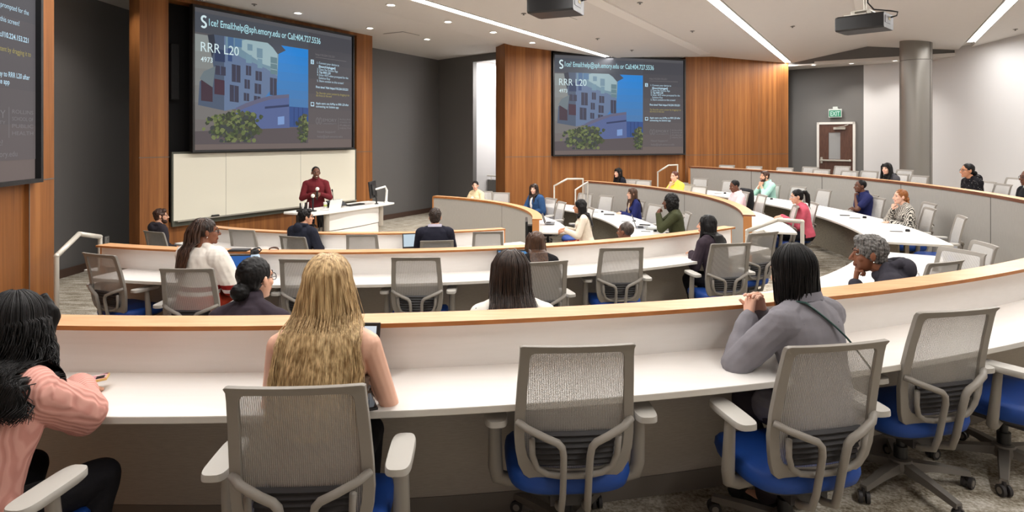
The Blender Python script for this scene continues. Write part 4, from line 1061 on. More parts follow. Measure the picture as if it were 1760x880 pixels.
# =============================================================== slide screens
def scr_uv(x, y):                              # position on the slide, measured from an oblique view of the centre screen
    px, py = 300 + x / 4, y / 4
    t = (px - 326.3) / (600.8 - 326.3); u = .7735 * t / ((1 - t) + .7735 * t)
    top = 12.5 + t * 50; h = 244.5 - 55 * t
    return u, (py - top) / h
SW, SH = 3.94, 2.60
def make_screen(label, O, A, ztop):
    o = thing('projection_screen', label, 'projection screen', (O[0], O[1], ztop - SH / 2), A)
    mb = MB(); w, h = SW / 2, SH / 2
    for c, s in (((0, -.03, h + .02), (SW + .08, .06, .04)), ((0, -.03, -h - .02), (SW + .08, .06, .04)), ((-w - .02, -.03, 0), (.04, .06, SH)), ((w + .02, -.03, 0), (.04, .06, SH))): mb.box(c, s)
    mb.box((0, .03, 0), (SW + .06, .06, SH + .06)); mb.build('frame', BLACK, o)
    mats, idx = [], {}
    def mi(c, e=1.0, base=(30, 30, 32)):
        k = (c, e)
        if k not in idx: idx[k] = len(mats); mats.append(glow('slide_%02x%02x%02x' % c, c, e, base))
        return idx[k]
    mb = MB(); lay = [0]
    def P(u, v): return V((-w + SW * u, -.004 - .00012 * lay[0], h - SH * v))
    def poly(pts, c, uv=False):
        lay[0] += 1; q = [P(*(p if uv else scr_uv(*p))) for p in pts]; mb.add(q, [tuple(range(len(q)))], mi(c))
    poly([(0, 0), (1, 0), (1, 1), (0, 1)], (84, 78, 78), True)
    n = 14                                       # base: browner downwards, the brownish light on the screen put into its colour
    for k in range(n):
        f = k / (n - 1); c = tuple(int(a + (b - a) * f) for a, b in zip((84, 84, 88), (108, 96, 92))); v0, v1 = k / n, (k + 1) / n
        if k: lay[0] -= 1
        poly([(0, v0), (1, v0), (1, v1), (0, v1)], c, True)
    for k in range(6):
        f = k / 5; c = tuple(int(a + (b - a) * f) for a, b in zip((134, 140, 138), (110, 104, 102))); v0 = .185 + .12 * k
        if k: lay[0] -= 1
        poly([(0, v0), (.20, v0), (.20, v0 + .12), (0, v0 + .12)], c, True)
    for k in range(8):                           # sky
        f = k / 7; c = tuple(int(a + (b - a) * f) for a, b in zip((38, 128, 206), (78, 118, 164))); v0 = .175 + .07 * k
        if k: lay[0] -= 1
        poly([(.38, v0), (.671, v0), (.671, v0 + .07), (.38, v0 + .07)], c, True)
    G1, G2, G3, DK = (110, 138, 154), (150, 174, 180), (98, 116, 146), (60, 60, 76)
    poly([(205, 240), (330, 235), (330, 760), (140, 720), (150, 560), (250, 480)], (76, 88, 108))
    poly([(320, 240), (560, 245), (700, 300), (686, 560), (600, 668), (430, 740), (320, 760)], G3)
    poly([(330, 240), (560, 245), (700, 300), (688, 520), (610, 470), (440, 395), (330, 330)], G1)
    poly([(440, 280), (560, 250), (690, 305), (688, 470), (590, 440), (440, 340)], G2)
    poly([(540, 240), (690, 285), (745, 345), (690, 372), (655, 325), (610, 285)], (70, 74, 84))
    poly([(205, 240), (250, 238), (262, 330), (235, 395)], (52, 56, 66))
    for x0, y0, x1, y1, c in ((480, 300, 515, 345, G1), (545, 328, 585, 395, G1), (470, 372, 510, 430, (112, 142, 158)), (550, 400, 583, 465, (112, 142, 158)), (470, 448, 506, 515, DK), (536, 485, 580, 550, DK), (460, 542, 497, 606, DK), (530, 570, 575, 640, DK),
                            (455, 635, 492, 690, DK), (372, 440, 432, 560, DK), (358, 580, 420, 695, DK), (258, 448, 330, 512, DK), (252, 540, 322, 645, (70, 48, 60)), (392, 262, 442, 320, (82, 116, 150)), (640, 388, 686, 506, (96, 124, 132)), (636, 530, 683, 650, DK), (255, 335, 325, 420, (48, 60, 90)), (345, 330, 375, 420, (58, 78, 120)), (160, 550, 240, 690, (66, 50, 60)), (345, 245, 385, 320, (74, 104, 140)), (525, 655, 570, 690, DK)):
        poly([(x0, y0), (x1, y0 + (x1 - x0) * .18), (x1, y1 + (x1 - x0) * .12), (x0, y1)], c)
        lay[0] -= 1
        if c == DK: lay[0] += 1; poly([((x0 + x1) / 2 - 2, y0), ((x0 + x1) / 2 + 2, y0 + 3), ((x0 + x1) / 2 + 2, y1 + 2), ((x0 + x1) / 2 - 2, y1)], (86, 100, 132)); lay[0] -= 2
    lay[0] += 3
    for yy in (430, 470): poly([(640, yy), (686, yy + 8), (686, yy + 12), (640, yy + 4)], (150, 170, 176)); lay[0] -= 1
    lay[0] += 1
    poly([(180, 490), (260, 455), (240, 600), (150, 540)], (104, 116, 122))
    poly([(765, 728), (902, 738), (902, 870), (765, 870)], (52, 78, 132))
    poly([(400, 738), (470, 706), (560, 676), (640, 655), (768, 645), (772, 900), (400, 900)], (84, 98, 142))
    poly([(400, 742), (470, 706), (560, 676), (640, 655), (768, 645), (768, 668), (640, 680), (560, 704), (470, 738), (420, 760)], (96, 96, 120))
    poly([(600, 730), (768, 715), (768, 730), (600, 745)], (48, 58, 92))
    poly([(690, 800), (735, 795), (735, 850), (690, 855)], (120, 150, 200))
    for x in (800, 830, 860): poly([(x, 735), (x + 6, 736), (x + 6, 860), (x, 860)], (40, 62, 112)); lay[0] -= 1
    lay[0] += 1
    poly([(110, 900), (900, 870), (900, 980), (110, 990)], (88, 80, 82))
    rnd = random.Random(5)
    poly([(400 + 165 * math.cos(t) * (1 + .12 * math.sin(5 * t)), 872 + 92 * math.sin(t) * (1 + .14 * math.cos(7 * t))) for t in (2 * PI * i / 40 for i in range(40))], (62, 68, 50))
    poly([(868 + 34 * math.cos(t), 885 + 88 * math.sin(t)) for t in (2 * PI * i / 24 for i in range(24))], (62, 68, 50))
    for k in range(620):
        if k % 3: cx, cy, r = rnd.gauss(400, 78), rnd.gauss(862, 55), rnd.uniform(8, 20)
        else: cx, cy, r = rnd.gauss(866, 20), rnd.gauss(880, 48), rnd.uniform(6, 14)
        if cx > 900: continue
        cy = max(cy, 760 + abs(cx - 420) * .25) if cx < 700 else max(cy, 790)
        m = 6; g = rnd.choice(((70, 82, 52), (96, 108, 64), (56, 62, 48), (112, 120, 76), (78, 80, 60), (62, 66, 66)))
        poly([(min(902, cx + r * (.7 + .4 * rnd.random()) * math.cos(2 * PI * i / m)), min(975, cy + r * (.7 + .4 * rnd.random()) * math.sin(2 * PI * i / m))) for i in range(m)], g); lay[0] -= .985
    lay[0] = math.ceil(lay[0]) + 1
    poly([(0, .03), (.70, .03), (.70, .172), (0, .172)], (72, 76, 84), True)
    for k in range(7):
        f = k / 6; c = tuple(int(a + (b - a) * f) for a, b in zip((70, 70, 76), (96, 88, 88)))
        if k: lay[0] -= 1
        poly([(.672, .03 + .128 * k), (1, .03 + .128 * k), (1, .03 + .128 * (k + 1)), (.672, .03 + .128 * (k + 1))], c, True)
    mb.build('slide_picture', mats, o, weld=False)
    # lettering
    inks = {'w': (206, 226, 230), 'h': (168, 214, 224), 'y': (168, 156, 92), 'g': (122, 118, 120), 'b': (190, 222, 240), 'k': (70, 76, 84)}
    order = list(inks); tm = MB(); yy = -.004 - .00012 * (lay[0] + 8)
    def text(body, u, v, cap, ink, width=None, bold=0):
        cu = bpy.data.curves.new('t', 'FONT'); cu.body = body; cu.size = 1; cu.resolution_u = 3; cu.offset = bold
        to = bpy.data.objects.new('t', cu); COL.objects.link(to)
        me = bpy.data.meshes.new_from_object(to.evaluated_get(bpy.context.evaluated_depsgraph_get()))
        xs = [q.co.x for q in me.vertices]; wd = max(xs) - min(xs); k = cap * SH / .70; kx = (width * SW / wd) if width else k
        tm.add([V((-w + SW * u + (q.co.x - min(xs)) * kx, yy - .0004 * (order.index(ink) == 5), h - SH * v + q.co.y * k)) for q in me.vertices], [tuple(p.vertices) for p in me.polygons], order.index(ink))
        bpy.data.objects.remove(to); bpy.data.curves.remove(cu); bpy.data.meshes.remove(me)
    def done(nm):
        tm.build(nm, [glow('ink_' + k, inks[k], 1.0) for k in order], o, weld=False); tm.__init__()
    text('1ce? Email:help@sph.emory.edu or Call:404.727.5536', .078, .113, .050, 'h', .680, .012); done('header_lettering')
    text('RRR L20', .037, .303, .068, 'w', .200); done('title_lettering'); text('4973', .037, .376, .036, 'w', .060, .01); done('number_lettering')
    cp = .0185; ux = .733
    text('http://10.224.153.221', .722, .213, .017, 'g', .142); done('text_line')
    L = [('1. Connect your device to', .283, 'b', .165, 0), ('[EmoryUnplugged]', .313, 'b', .125, .03), ('2. Open the Solstice App', .338, 'b', .155, 0), ('3. Tap RRR L20', .362, 'b', .10, .02), ('4. Enter 4973 when prompted for the', .386, 'b', .238, 0), ('Solstice Key', .411, 'b', .085, 0), ('5. Share content to this screen!', .436, 'b', .20, 0),
         ('First time? Visit https://10.224.153.221', .490, 'b', .245, .02), ('Tip: Reorder active content by dragging it to', .540, 'y', .255, 0), ('the front or the end', .562, 'y', .115, 0), ('Apple users: use AirPlay to RRR L20 after', .628, 'b', .25, .01), ('connecting via Solstice app', .655, 'b', .17, .01)]
    for s, v, ink, wd, bd in L: text(s, ux + (.012 if s[0] in '[S' else 0) - (.008 if s[0] in 'FTtAc' else 0), v, cp, ink, wd, bd); done('text_line')
    tm.add([V((-w + SW * a, yy, h - SH * b)) for a, b in ((.722, .228), (.955, .228), (.955, .231), (.722, .231))], [(0, 1, 2, 3)], order.index('g'))
    tm.add([V((-w + SW * a, yy, h - SH * b)) for a, b in ((.688, .255), (.710, .255), (.710, .292), (.688, .292))], [(0, 1, 2, 3)], order.index('b'))
    text('S', .6935, .286, .024, 'k', .011, .03)
    ic = [(.688, .613), (.712, .613), (.712, .648), (.688, .648)]; ii = [(.692, .618), (.708, .618), (.708, .640), (.692, .640)]
    tm.add([V((-w + SW * a, yy, h - SH * b)) for a, b in ic + ii], [(i, (i + 1) % 4, 4 + (i + 1) % 4, 4 + i) for i in range(4)], order.index('b'))
    done('slide_icons')
    text('EMORY', .775, .775, .028, 'g', .105, 0); text('UNIVERSITY', .775, .797, .012, 'g', .105)
    for k, (s, wd) in enumerate((('ROLLINS', .085), ('SCHOOL OF', .085), ('PUBLIC', .085), ('HEALTH', .085))): text(s, .905, .757 + .026 * k, .014, 'g', wd)
    tm.add([V((-w + SW * a, yy, h - SH * b)) for a, b in ((.892, .735), (.894, .735), (.894, .845), (.892, .845))], [(0, 1, 2, 3)], order.index('g'))
    for k in range(2):                            # round crest drawn as rings
        for r0, r1 in ((.016, .019), (.009, .011)):
            cx = .735 + .022 * k; tm.add([V((-w + SW * cx + r * SW * math.cos(t) * .62, yy, h - SH * .770 + r * SW * math.sin(t))) for r in (r0, r1) for t in (2 * PI * i / 16 for i in range(16))], [(i, (i + 1) % 16, 16 + (i + 1) % 16, 16 + i) for i in range(16)], order.index('g'))
    done('crest_lettering'); text('Need Support?', .735, .872, .020, 'g', .135); done('text_line'); text('help@sph.emory.edu', .735, .912, .020, 'g', .19); done('text_line')
    # looping ribbon mark beside the header
    Sp = [(.0645, .072), (.055, .064), (.045, .070), (.041, .086), (.046, .100), (.056, .108), (.0635, .118), (.063, .134), (.055, .144), (.045, .142), (.040, .134)]
    f = []
    for (a, b), (c, d) in zip(Sp, Sp[1:]):
        for i in range(5): t = i / 5; f.append(V((-w + SW * (a + (c - a) * t), 0, h - SH * (b + (d - b) * t - .012))))
    for _ in range(3): f = [f[0]] + [(f[i - 1] + f[i] * 2 + f[i + 1]) / 4 for i in range(1, len(f) - 1)] + [f[-1]]
    pr = []
    for i, q in enumerate(f):
        dd = (f[min(i + 1, len(f) - 1)] - f[max(i - 1, 0)]).normalized(); nn = V((-dd.z, 0, dd.x)) * .019; pr += [V(q + nn) + V((0, yy, 0)), V(q - nn) + V((0, yy, 0))]
    tm.add(pr, [(2 * i, 2 * i + 1, 2 * i + 3, 2 * i + 2) for i in range(len(f) - 1)], order.index('w'))
    done('ribbon_mark')
    return o
s0 = make_screen('large projection screen above the whiteboard, showing the RRR L20 slide', wpt(CW_O, CW_A, 0, -.10), CW_A, 4.735)
def place_copy(O, A, ztop, label): return dup(s0, (O[0], O[1], ztop - SH / 2), A, label)
q = wpt(RW_O, RW_A, 0, -.02); place_copy(q, RW_A, EYE + (3.22 - EYE) * KR + SH / 2, 'projection screen on the wood wall right of the corridor opening, showing the same slide').scale = (KR, KR, KR)
q = wpt(LW_O, LW_A, -.01, -.02); place_copy(q, LW_A, 4.555, 'projection screen cut by the left edge of the photo, showing only ends of text lines')
# dark loudspeakers beside the centre screen
for w_, z_, hh, lb in ((-2.17, 3.55, 1.0, 'slim black loudspeaker in the dark recess left of the centre screen'), (2.10, 3.55, 1.0, 'slim black loudspeaker in the dark recess right of the centre screen')):
    o = thing('loudspeaker', lb, 'loudspeaker', (*wpt(CW_O, CW_A, w_, .17), z_), CW_A, 'slim speakers by the centre screen')
    mb = MB(); mb.box((0, 0, 0), (.15, .12, hh)); mb.build('cabinet', BLACKMAT, o, bevel=.008)
    mb = MB()
    for k in range(5): mb.lathe([(.05, 0), (.052, .006), (.02, .004)], seg=16); mb.v[-48:] = [(v[0], -.06 - v[2], v[1] + (k - 2) * .17) for v in mb.v[-48:]]
    mb.build('driver', BLACKMAT, o)
    mb = MB(); mb.box((0, .095, .2), (.06, .07, .08)); mb.box((0, .095, -.2), (.06, .07, .08)); mb.build('bracket', BLACK, o)
# whiteboard
o = thing('whiteboard', 'long white writing board under the large centre screen, behind the standing speaker', 'whiteboard', (*wpt(CW_O, CW_A, -.035, .0), 1.44), CW_A)
WB = mat('whiteboard_face', (226, 222, 206), .25, spec=.5); GF = mat('board_frame', (78, 80, 70), .5)
mb = MB(); mb.box((0, .02, .03), (4.46, .03, 1.20)); mb.box((-1.2, .004, .03), (.004, .002, 1.2), mi=1); mb.box((.6, .004, .03), (.004, .002, 1.2), mi=1); mb.build('writing_surface', [WB, SEAM], o)
mb = MB(); mb.box((0, .02, -.615), (4.52, .05, .10)); mb.box((-2.25, .02, .03), (.03, .04, 1.24)); mb.box((2.25, .02, .03), (.03, .04, 1.24)); mb.box((0, .04, .65), (4.5, .04, .03)); mb.build('frame', GF, o)
mb = MB(); mb.box((0, -.035, -.575), (4.4, .09, .012)); mb.box((0, -.078, -.568), (4.4, .006, .02)); mb.build('marker_tray', METAL, o)
mb = MB(); mb.box((0, 0, 0), (.14, .05, .03)); mb.box((0, 0, .018), (.13, .045, .008), mi=1); o = mb.build('board_eraser', [BLACK, DARKPL], bevel=.004); o.location = (*wpt(CW_O, CW_A, -1.48, -.035), .888); o.rotation_euler = (0, 0, CW_A); tag(o, 'black eraser on the tray of the whiteboard', 'eraser')
# wall outlet
o = thing('wall_outlet', 'white wall outlet on the charcoal wall left of the bearded person', 'outlet', (-7.585, 11.65, .43), PI / 2 - .03)
mb = MB(); mb.box((0, -.004, 0), (.12, .012, .17)); mb.build('plate', WHITEPL, o, bevel=.004)
for z in (-.04, .04):
    mb = MB(); mb.box((0, -.013, z), (.05, .006, .045)); mb.box((-.01, -.017, z), (.005, .002, .018), mi=1); mb.box((.01, -.017, z), (.005, .002, .018), mi=1); mb.build('socket', [WHITEPL, BLACK], o)
# exit door
da = math.atan2(D1[1] - D0[1], D1[0] - D0[0]); LD = math.hypot(D1[0] - D0[0], D1[1] - D0[1])
def door_w(px):
    k = (px - CXP) / FPX; dx, dy = math.cos(da), math.sin(da); return (k * D0[1] - D0[0]) / (dx - k * dy)
w0, w1 = door_w(1405), door_w(1471); WD = w1 - w0
o = thing('door_1', None, None, (D0[0] + math.cos(da) * (w0 + w1) / 2, D0[1] + math.sin(da) * (w0 + w1) / 2, T1), da); o['kind'] = 'structure'; o['label'] = 'dark wood exit door with a narrow window and a push bar'
FR = mat('door_frame_paint', (216, 212, 206), .5)
DH = 2.28
mb = MB(); mb.box((-WD / 2 + .035, -.03, DH / 2), (.07, .10, DH)); mb.box((WD / 2 - .035, -.03, DH / 2), (.07, .10, DH)); mb.box((0, -.03, DH - .035), (WD, .10, .07)); mb.build('frame', FR, o)
LW_ = WD - .14
mb = MB(); wx = -.04
mb.box((0, -.035, .55), (LW_, .045, 1.10)); mb.box((0, -.035, 2.08), (LW_, .045, .26)); mb.box((-LW_ / 2 + (LW_ / 2 + wx - .17) / 2, -.035, 1.525), (LW_ / 2 + wx - .17, .045, .85)); mb.box((LW_ / 2 - (LW_ / 2 - wx - .17) / 2, -.035, 1.525), (LW_ / 2 - wx - .17, .045, .85))
mb.build('leaf', ramp_mat('dark_door_wood', ((.3, (70, 44, 34)), (.7, (92, 60, 46))), 10, stretch=(6, 1, .5), rough=.45), o)
mb = MB(); mb.box((wx, -.035, 1.525), (.34, .012, .85)); mb.build('pane', mat('door_glass', (150, 150, 150), .15), o)
mb = MB(); mb.box((0, -.11, 1.06), (LW_ * .92, .05, .05)); mb.box((-LW_ * .42, -.08, 1.06), (.06, .07, .20)); mb.box((LW_ * .42, -.08, 1.06), (.05, .06, .07)); mb.build('push_bar', METAL, o, bevel=.006)
mb = MB(); mb.box((.12, -.10, 2.08), (.34, .08, .07)); mb.tube([(.02, -.14, 2.10), (.26, -.20, 2.14), (.36, -.08, 2.19)], .012, 6); mb.build('door_closer', METAL, o)
# exit sign
wz = door_w(1437); o = thing('exit_sign', 'green lit exit sign hanging over the dark wood door', 'exit sign', (D0[0] + math.cos(da) * wz + math.sin(da) * .12, D0[1] + math.sin(da) * wz - math.cos(da) * .12, 3.14), da)
mb = MB(); mb.box((0, .02, 0), (.38, .05, .27)); mb.box((0, .06, .17), (.14, .10, .07)); mb.build('housing', mat('sign_housing', (190, 196, 192), .5), o, bevel=.006)
mb = MB(); mb.box((0, -.008, -.01), (.34, .006, .20)); mb.build('face', glow('exit_green', (74, 158, 120), 1.0), o)
cu = bpy.data.curves.new('t', 'FONT'); cu.body = 'EXIT'; cu.size = .20; cu.align_x = 'CENTER'; cu.offset = .004
to = bpy.data.objects.new('t', cu); COL.objects.link(to); me = bpy.data.meshes.new_from_object(to.evaluated_get(bpy.context.evaluated_depsgraph_get())); bpy.data.objects.remove(to)
mb = MB(); mb.add([V((v.co.x * .68, -.0125, v.co.y - .082)) for v in me.vertices], [tuple(p.vertices) for p in me.polygons]); mb.build('lettering', glow('exit_white', (214, 240, 226), 1.0), o, weld=False)
# railings
def railing(label, runs, r=.022, posts=()):
    allp = [p for run in runs for p in run]; b = V((allp[0].x, allp[0].y, 0)); o = thing('railing', label, 'railing', b)
    for run in runs:
        mb = MB(); P = [p - b for p in run]
        for a, c in zip(P, P[1:]): mb.tube([a, c], r, 10)
        for p in P: mb.ell(p, r, 0, 10, 8)
        mb.build('handrail', RAIL, o, smooth=True)
    for p, z in posts:
        mb = MB(); mb.tube([p - b, V((p.x, p.y, z)) - b], r * .9, 10); mb.tube([V((p.x, p.y, z + .001)) - b, V((p.x, p.y, z + .02)) - b], r * 2, 12); mb.build('post', RAIL, o, smooth='auto')
    return o
def rl(px, Y, z): return V(((px - CXP) / FPX * Y, Y, z))
a = V((-4.59, 6.28, T2 + .93)); b2 = V((-4.95, 7.45, T3 + .98)); b3 = V((-4.99, 7.75, T3 + .98))
a = rl(96, 6.25, 0); a.z = EYE - (440 - HYP) / FPX * a.y; c = rl(137, 6.95, 0); c.z = EYE - (402 - HYP) / FPX * c.y + .0
a, c, e_ = deep(97, 440, 6.2), deep(136, 402, 6.75), deep(172, 407, 7.15)
railing('white steel railing at the left wood wall, beside the empty turned chair', [[a, c, e_]], .026, [(a, T2), (e_, T3)])
for lb, pts, zf in (('thin steel railing on the steps at the wood wall, left one beside the middle partition', ((952.5, 345, 319.5), (975, 345, 307.5), (1002, 345, 307.5)), T3), ('thin steel railing on the steps at the wood wall, right one beside the topmost partition', ((1130.5, 320, 296), (1149, 320, 284), (1164.5, 320, 283.5)), T2)):
    Y = 15.3 if zf == T3 else 16.7
    P = [deep(px, py, Y) for px, _, py in pts]
    railing(lb, [P], .022, [(P[0], zf), (P[2], zf)])
p0, p1, p2_ = deep(989, 326.5, 15.0), deep(1000, 319, 15.2), deep(1010, 313, 15.3)
railing('short steel handrail beside the end of the middle partition', [[p0, p1, p2_]], .02, [(p0, T3), (p2_, T3)])
Pn = [deep(1284, 397, 7.3), deep(1337, 377.5, 7.2), deep(1379, 381, 6.95)]; Pl = [deep(1284, 406, 7.3), deep(1312, 398, 7.28)]
railing('white steel railing at the middle desk end, in front of the rose pink sweater', [Pn, Pl], .024, [(Pn[0], T3), (Pn[2], T2)])
# projectors
def projector(label, c, rz, drop):
    o = thing('projector', label, 'projector', c, rz, 'black ceiling projectors'); o.scale = (.86, .86, .86); drop /= .86
    mb = MB(); rr = []
    for x, k in ((-.40, .80), (-.385, .93), (-.34, 1), (.33, 1), (.345, .97)): rr.append([V((x, .27 * k * sx, .125 * k * sz)) for sx, sz in ((-1, -.8), (-.9, -1), (.9, -1), (1, -.8), (1, .8), (.9, 1), (-.9, 1), (-1, .8))])
    mb.loft(rr); mb.build('body', BLACK, o, smooth='auto')
    mb = MB(); mb.lathe([(.085, 0), (.085, .05), (.07, .055), (.06, .03)], seg=24); mb.v = [(-.39 - v[2], v[1] + .06, v[0]) for v in mb.v]; mb.build('lens', DARKPL, o, smooth='auto')
    mb = MB(); mb.box((.347, -.05, .02), (.006, .28, .12)); mb.box((.352, .02, .04), (.004, .10, .04), mi=1); mb.build('socket_panel', [DARKPL, mat('rating_label', (120, 104, 60), .6)], o)
    mb = MB(); mb.box((-.1, 0, .14), (.34, .40, .02)); mb.box((-.02, 0, .20), (.26, .34, .02)); mb.box((-.14, .16, .17), (.06, .02, .06)); mb.box((.1, .16, .17), (.06, .02, .06)); mb.box((-.14, -.16, .17), (.06, .02, .06)); mb.box((.1, -.16, .17), (.06, .02, .06)); mb.build('mount_plate', METAL, o)
    mb = MB(); mb.tube([(0, 0, .2), (0, 0, drop)], .026, 12); mb.build('mount_pole', METAL, o, smooth='auto')
    mb = MB(); mb.tube([(.34, .14, .08), (.42, .16, .10), (.43, .18, .16), (.34, .17, .19), (.1, .1, .24), (.03, .03, .35), (.028, .0, drop)], .012, 8); mb.build('cable', BLACK, o, smooth=True)
    return o
p = deep(957, 11, 8.1); projector('black projector hanging at the top edge, nearer the large centre screen', p, -.42, zc(p.x * nv.x + p.y * nv.y) - p.z)
p = deep(1487, 41, 8.9); projector('black projector hanging on a steel pole from the ridge at the right', p, -.80, zc(p.x * nv.x + p.y * nv.y) - p.z)
# =============================================================== lectern and things on it
LX = math.radians(62.1); LF = (-3.52, 11.08)
LEC = thing('lectern', 'white presenter desk with a bowed front on the stage, in front of the whiteboard', 'lectern', (*LF, 0), LX)
def lw(x, y, z=1.0): return V((LF[0] + math.cos(LX) * x - math.sin(LX) * y, LF[1] + math.sin(LX) * x + math.cos(LX) * y, z))
mb = MB(); top = [(0, .02)] + [(x, -.05 * math.sin(PI * (x) / 2.25)) for x in (.3, .7, 1.1, 1.5, 1.9, 2.15)] + [(2.27, .02), (2.27, .72), (2.1, .76), (.0, .76), (-.06, .70)]
mb.prism(top, .965, 1.0); mb.build('top', DESK, LEC, bevel=.006)
mb = MB(); bow = [(.40 + 1.44 * k / 12, .07 - .06 * math.sin(PI * k / 12)) for k in range(13)]
mb.prism(bow + [(1.84, .12), (.40, .12)], .64, .96)
mb.build('front_panel', DESK, LEC)
mb = MB(); mb.prism([(x, y + .012) for x, y in bow] + [(1.84, .62), (.40, .62)], .03, .625); mb.build('cabinet', DESK, LEC, bevel=.004)
for x in (.36, 1.88):
    mb = MB(); mb.tube([(x, .06, .56), (x, .06, .965)], .052, 18); mb.tube([(x, .10, 0), (x, .10, .57)], .042, 16); mb.build('post', mat('taupe_post', (158, 150, 138), .45), LEC, smooth='auto')
mb = MB(); mb.box((.22, .62, .48), (.03, .10, .96)); mb.loft([[V((.03, y, .955)), V((.03, y, .925)), V((.36, y, .70)), V((.36, y, .73))] for y in (.30, .33)]); mb.build('bracket', DARKPL, LEC)
mb = MB(); mb.tube([(.30, .15, .96), (.32, .10, .7), (.34, .14, .45), (.28, .2, .25), (.33, .25, .03)], .012, 6); mb.tube([(.36, .18, .96), (.30, .2, .6), (.36, .24, .03)], .009, 6); mb.build('cable', BLACK, LEC, smooth=True)
mb = MB(); mb.loft([[V((1.95, y, .955)), V((1.95, y, .90)), V((2.22, y, .945)), V((2.22, y, .955))] for y in (.3, .34)]); mb.build('wing_bracket', DARKPL, LEC)
# monitor on an arm
o = thing('monitor', 'black computer monitor on a white jointed arm at the right end of the lectern', 'monitor', lw(1.95, .16), LX - .10)
R = Matrix.Rotation(.55, 3, 'Z') @ Matrix.Rotation(-.12, 3, 'X')
mb = MB(); mb.box((-.16, .02, .30), (.50, .03, .34), R=R); mb.box(V((-.16, .02, .30)) + R @ V((0, -.025, 0)), (.30, .03, .22), R=R); mb.build('screen_back', BLACK, o, bevel=.006)
mb = MB(); mb.box(V((-.16, .02, .30)) + R @ V((0, .017, 0)), (.46, .004, .30), R=R); mb.build('screen', mat('screen_dark', (24, 26, 32), .2), o)
mb = MB(); mb.tube([(.18, -.02, .02), (.20, -.02, .26), (.15, -.02, .34), (-.12, -.01, .30)], [.026, .024, .022, .020], 10); mb.lathe([(.05, 0), (.05, .02), (.03, .025)], (.18, -.02, 0), 18); mb.build('arm', WHITEPL, o, smooth='auto')
mb = MB(); mb.tube([(-.10, -.03, 0), (-.10, -.02, .12), (-.14, .01, .22)], .016, 8); mb.lathe([(.04, 0), (.04, .012)], (-.10, -.03, 0), 14); mb.build('post', BLACK, o, smooth='auto')
# touch panel with gooseneck mic, paper, cup, mics
o = thing('touch_panel', 'black tilted control panel in front of the standing speaker', 'control panel', lw(.98, .40), LX)
mb = MB(); R = Matrix.Rotation(.5, 3, 'X'); mb.box((0, 0, .085), (.40, .22, .02), R=R); mb.box((0, .05, .05), (.30, .10, .09)); mb.build('housing', BLACK, o, bevel=.005)
mb = MB(); mb.box(V((0, 0, .085)) + R @ V((0, .0, .011)), (.34, .17, .002), R=R); mb.build('screen', mat('panel_screen', (70, 74, 80), .15), o)
o = thing('gooseneck_microphone', 'thin black gooseneck microphone behind the control panel', 'microphone', lw(1.10, .60), LX)
mb = MB(); mb.lathe([(.035, 0), (.035, .02), (.01, .025)], seg=14); mb.tube([(0, 0, .02), (0, .01, .15), (-.03, -.01, .25), (-.06, -.03, .30)], .006, 8); mb.build('stem', BLACK, o, smooth='auto')
mb = MB(); mb.cap((-.06, -.03, .30), .011, (-.085, -.045, .335), .016); mb.build('head', BLACK, o, smooth=True)
o = thing('coffee_cup', 'white paper cup with a green band on the lectern', 'cup', lw(.78, .50), 0)
mb = MB(); mb.lathe([(.028, 0), (.038, .105), (.034, .105)], seg=20); mb.build('cup', WHITEPL, o, smooth='auto')
mb = MB(); mb.lathe([(.040, .104), (.040, .114), (.034, .12), (.02, .12)], seg=20); mb.build('lid', WHITEPL, o, smooth='auto')
mb = MB(); mb.lathe([(.0325, .035), (.036, .075)], seg=20); mb.build('band', mat('lime_band', (190, 200, 110), .6), o, smooth=True)
o = thing('laptop', 'white laptop lid seen from behind on the lectern, next to the cup', 'laptop', lw(.66, .20), LX)
mb = MB(); mb.box((0, .05, .008), (.32, .22, .016)); mb.build('base', WHITEPL, o, bevel=.004)
mb = MB(); mb.box((0, -.075, .10), (.32, .010, .19), R=Matrix.Rotation(.25, 3, 'X')); mb.build('lid', WHITEPL, o, bevel=.004)
o = thing('microphone_stand', 'black microphone with a white ball head standing on the left wing of the lectern', 'microphone', lw(.30, .34), 0)
mb = MB(); mb.lathe([(.07, 0), (.07, .015), (.015, .025), (.012, .16)], seg=18); mb.tube([(0, 0, .15), (0, 0, .25)], .018, 12); mb.build('stand', BLACK, o, smooth='auto')
mb = MB(); mb.ell((0, 0, .285), .036, 0, 16, 12); mb.build('ball_head', mat('mic_ball', (238, 232, 220), .7), o, smooth=True)
o = thing('microphone_charger', 'row of black and white microphones in a charger at the left tip of the lectern', 'microphones', lw(.22, .48), LX)
mb = MB(); mb.box((0, 0, .02), (.26, .12, .04)); mb.build('dock', BLACK, o, bevel=.005)
for k in range(4):
    mb = MB(); x = -.09 + .06 * k; mb.tube([(x, 0, .04), (x + .004 * k, .0, .16)], .014, 10); mb.build('handle', WHITEPL if k % 2 else BLACK, o, smooth='auto')
o = thing('wall_tray', 'flat black keyboard and papers on the right half of the lectern', 'keyboard', lw(1.45, .35), LX); o.name = 'keyboard'
mb = MB(); mb.box((0, 0, .012), (.42, .13, .02)); mb.build('case', BLACK, o, bevel=.004)
mb = MB()
for i in range(12):
    for j in range(4): mb.box((-.18 + i * .033, -.045 + j * .03, .025), (.026, .023, .008))
mb.build('keys', DARKPL, o)

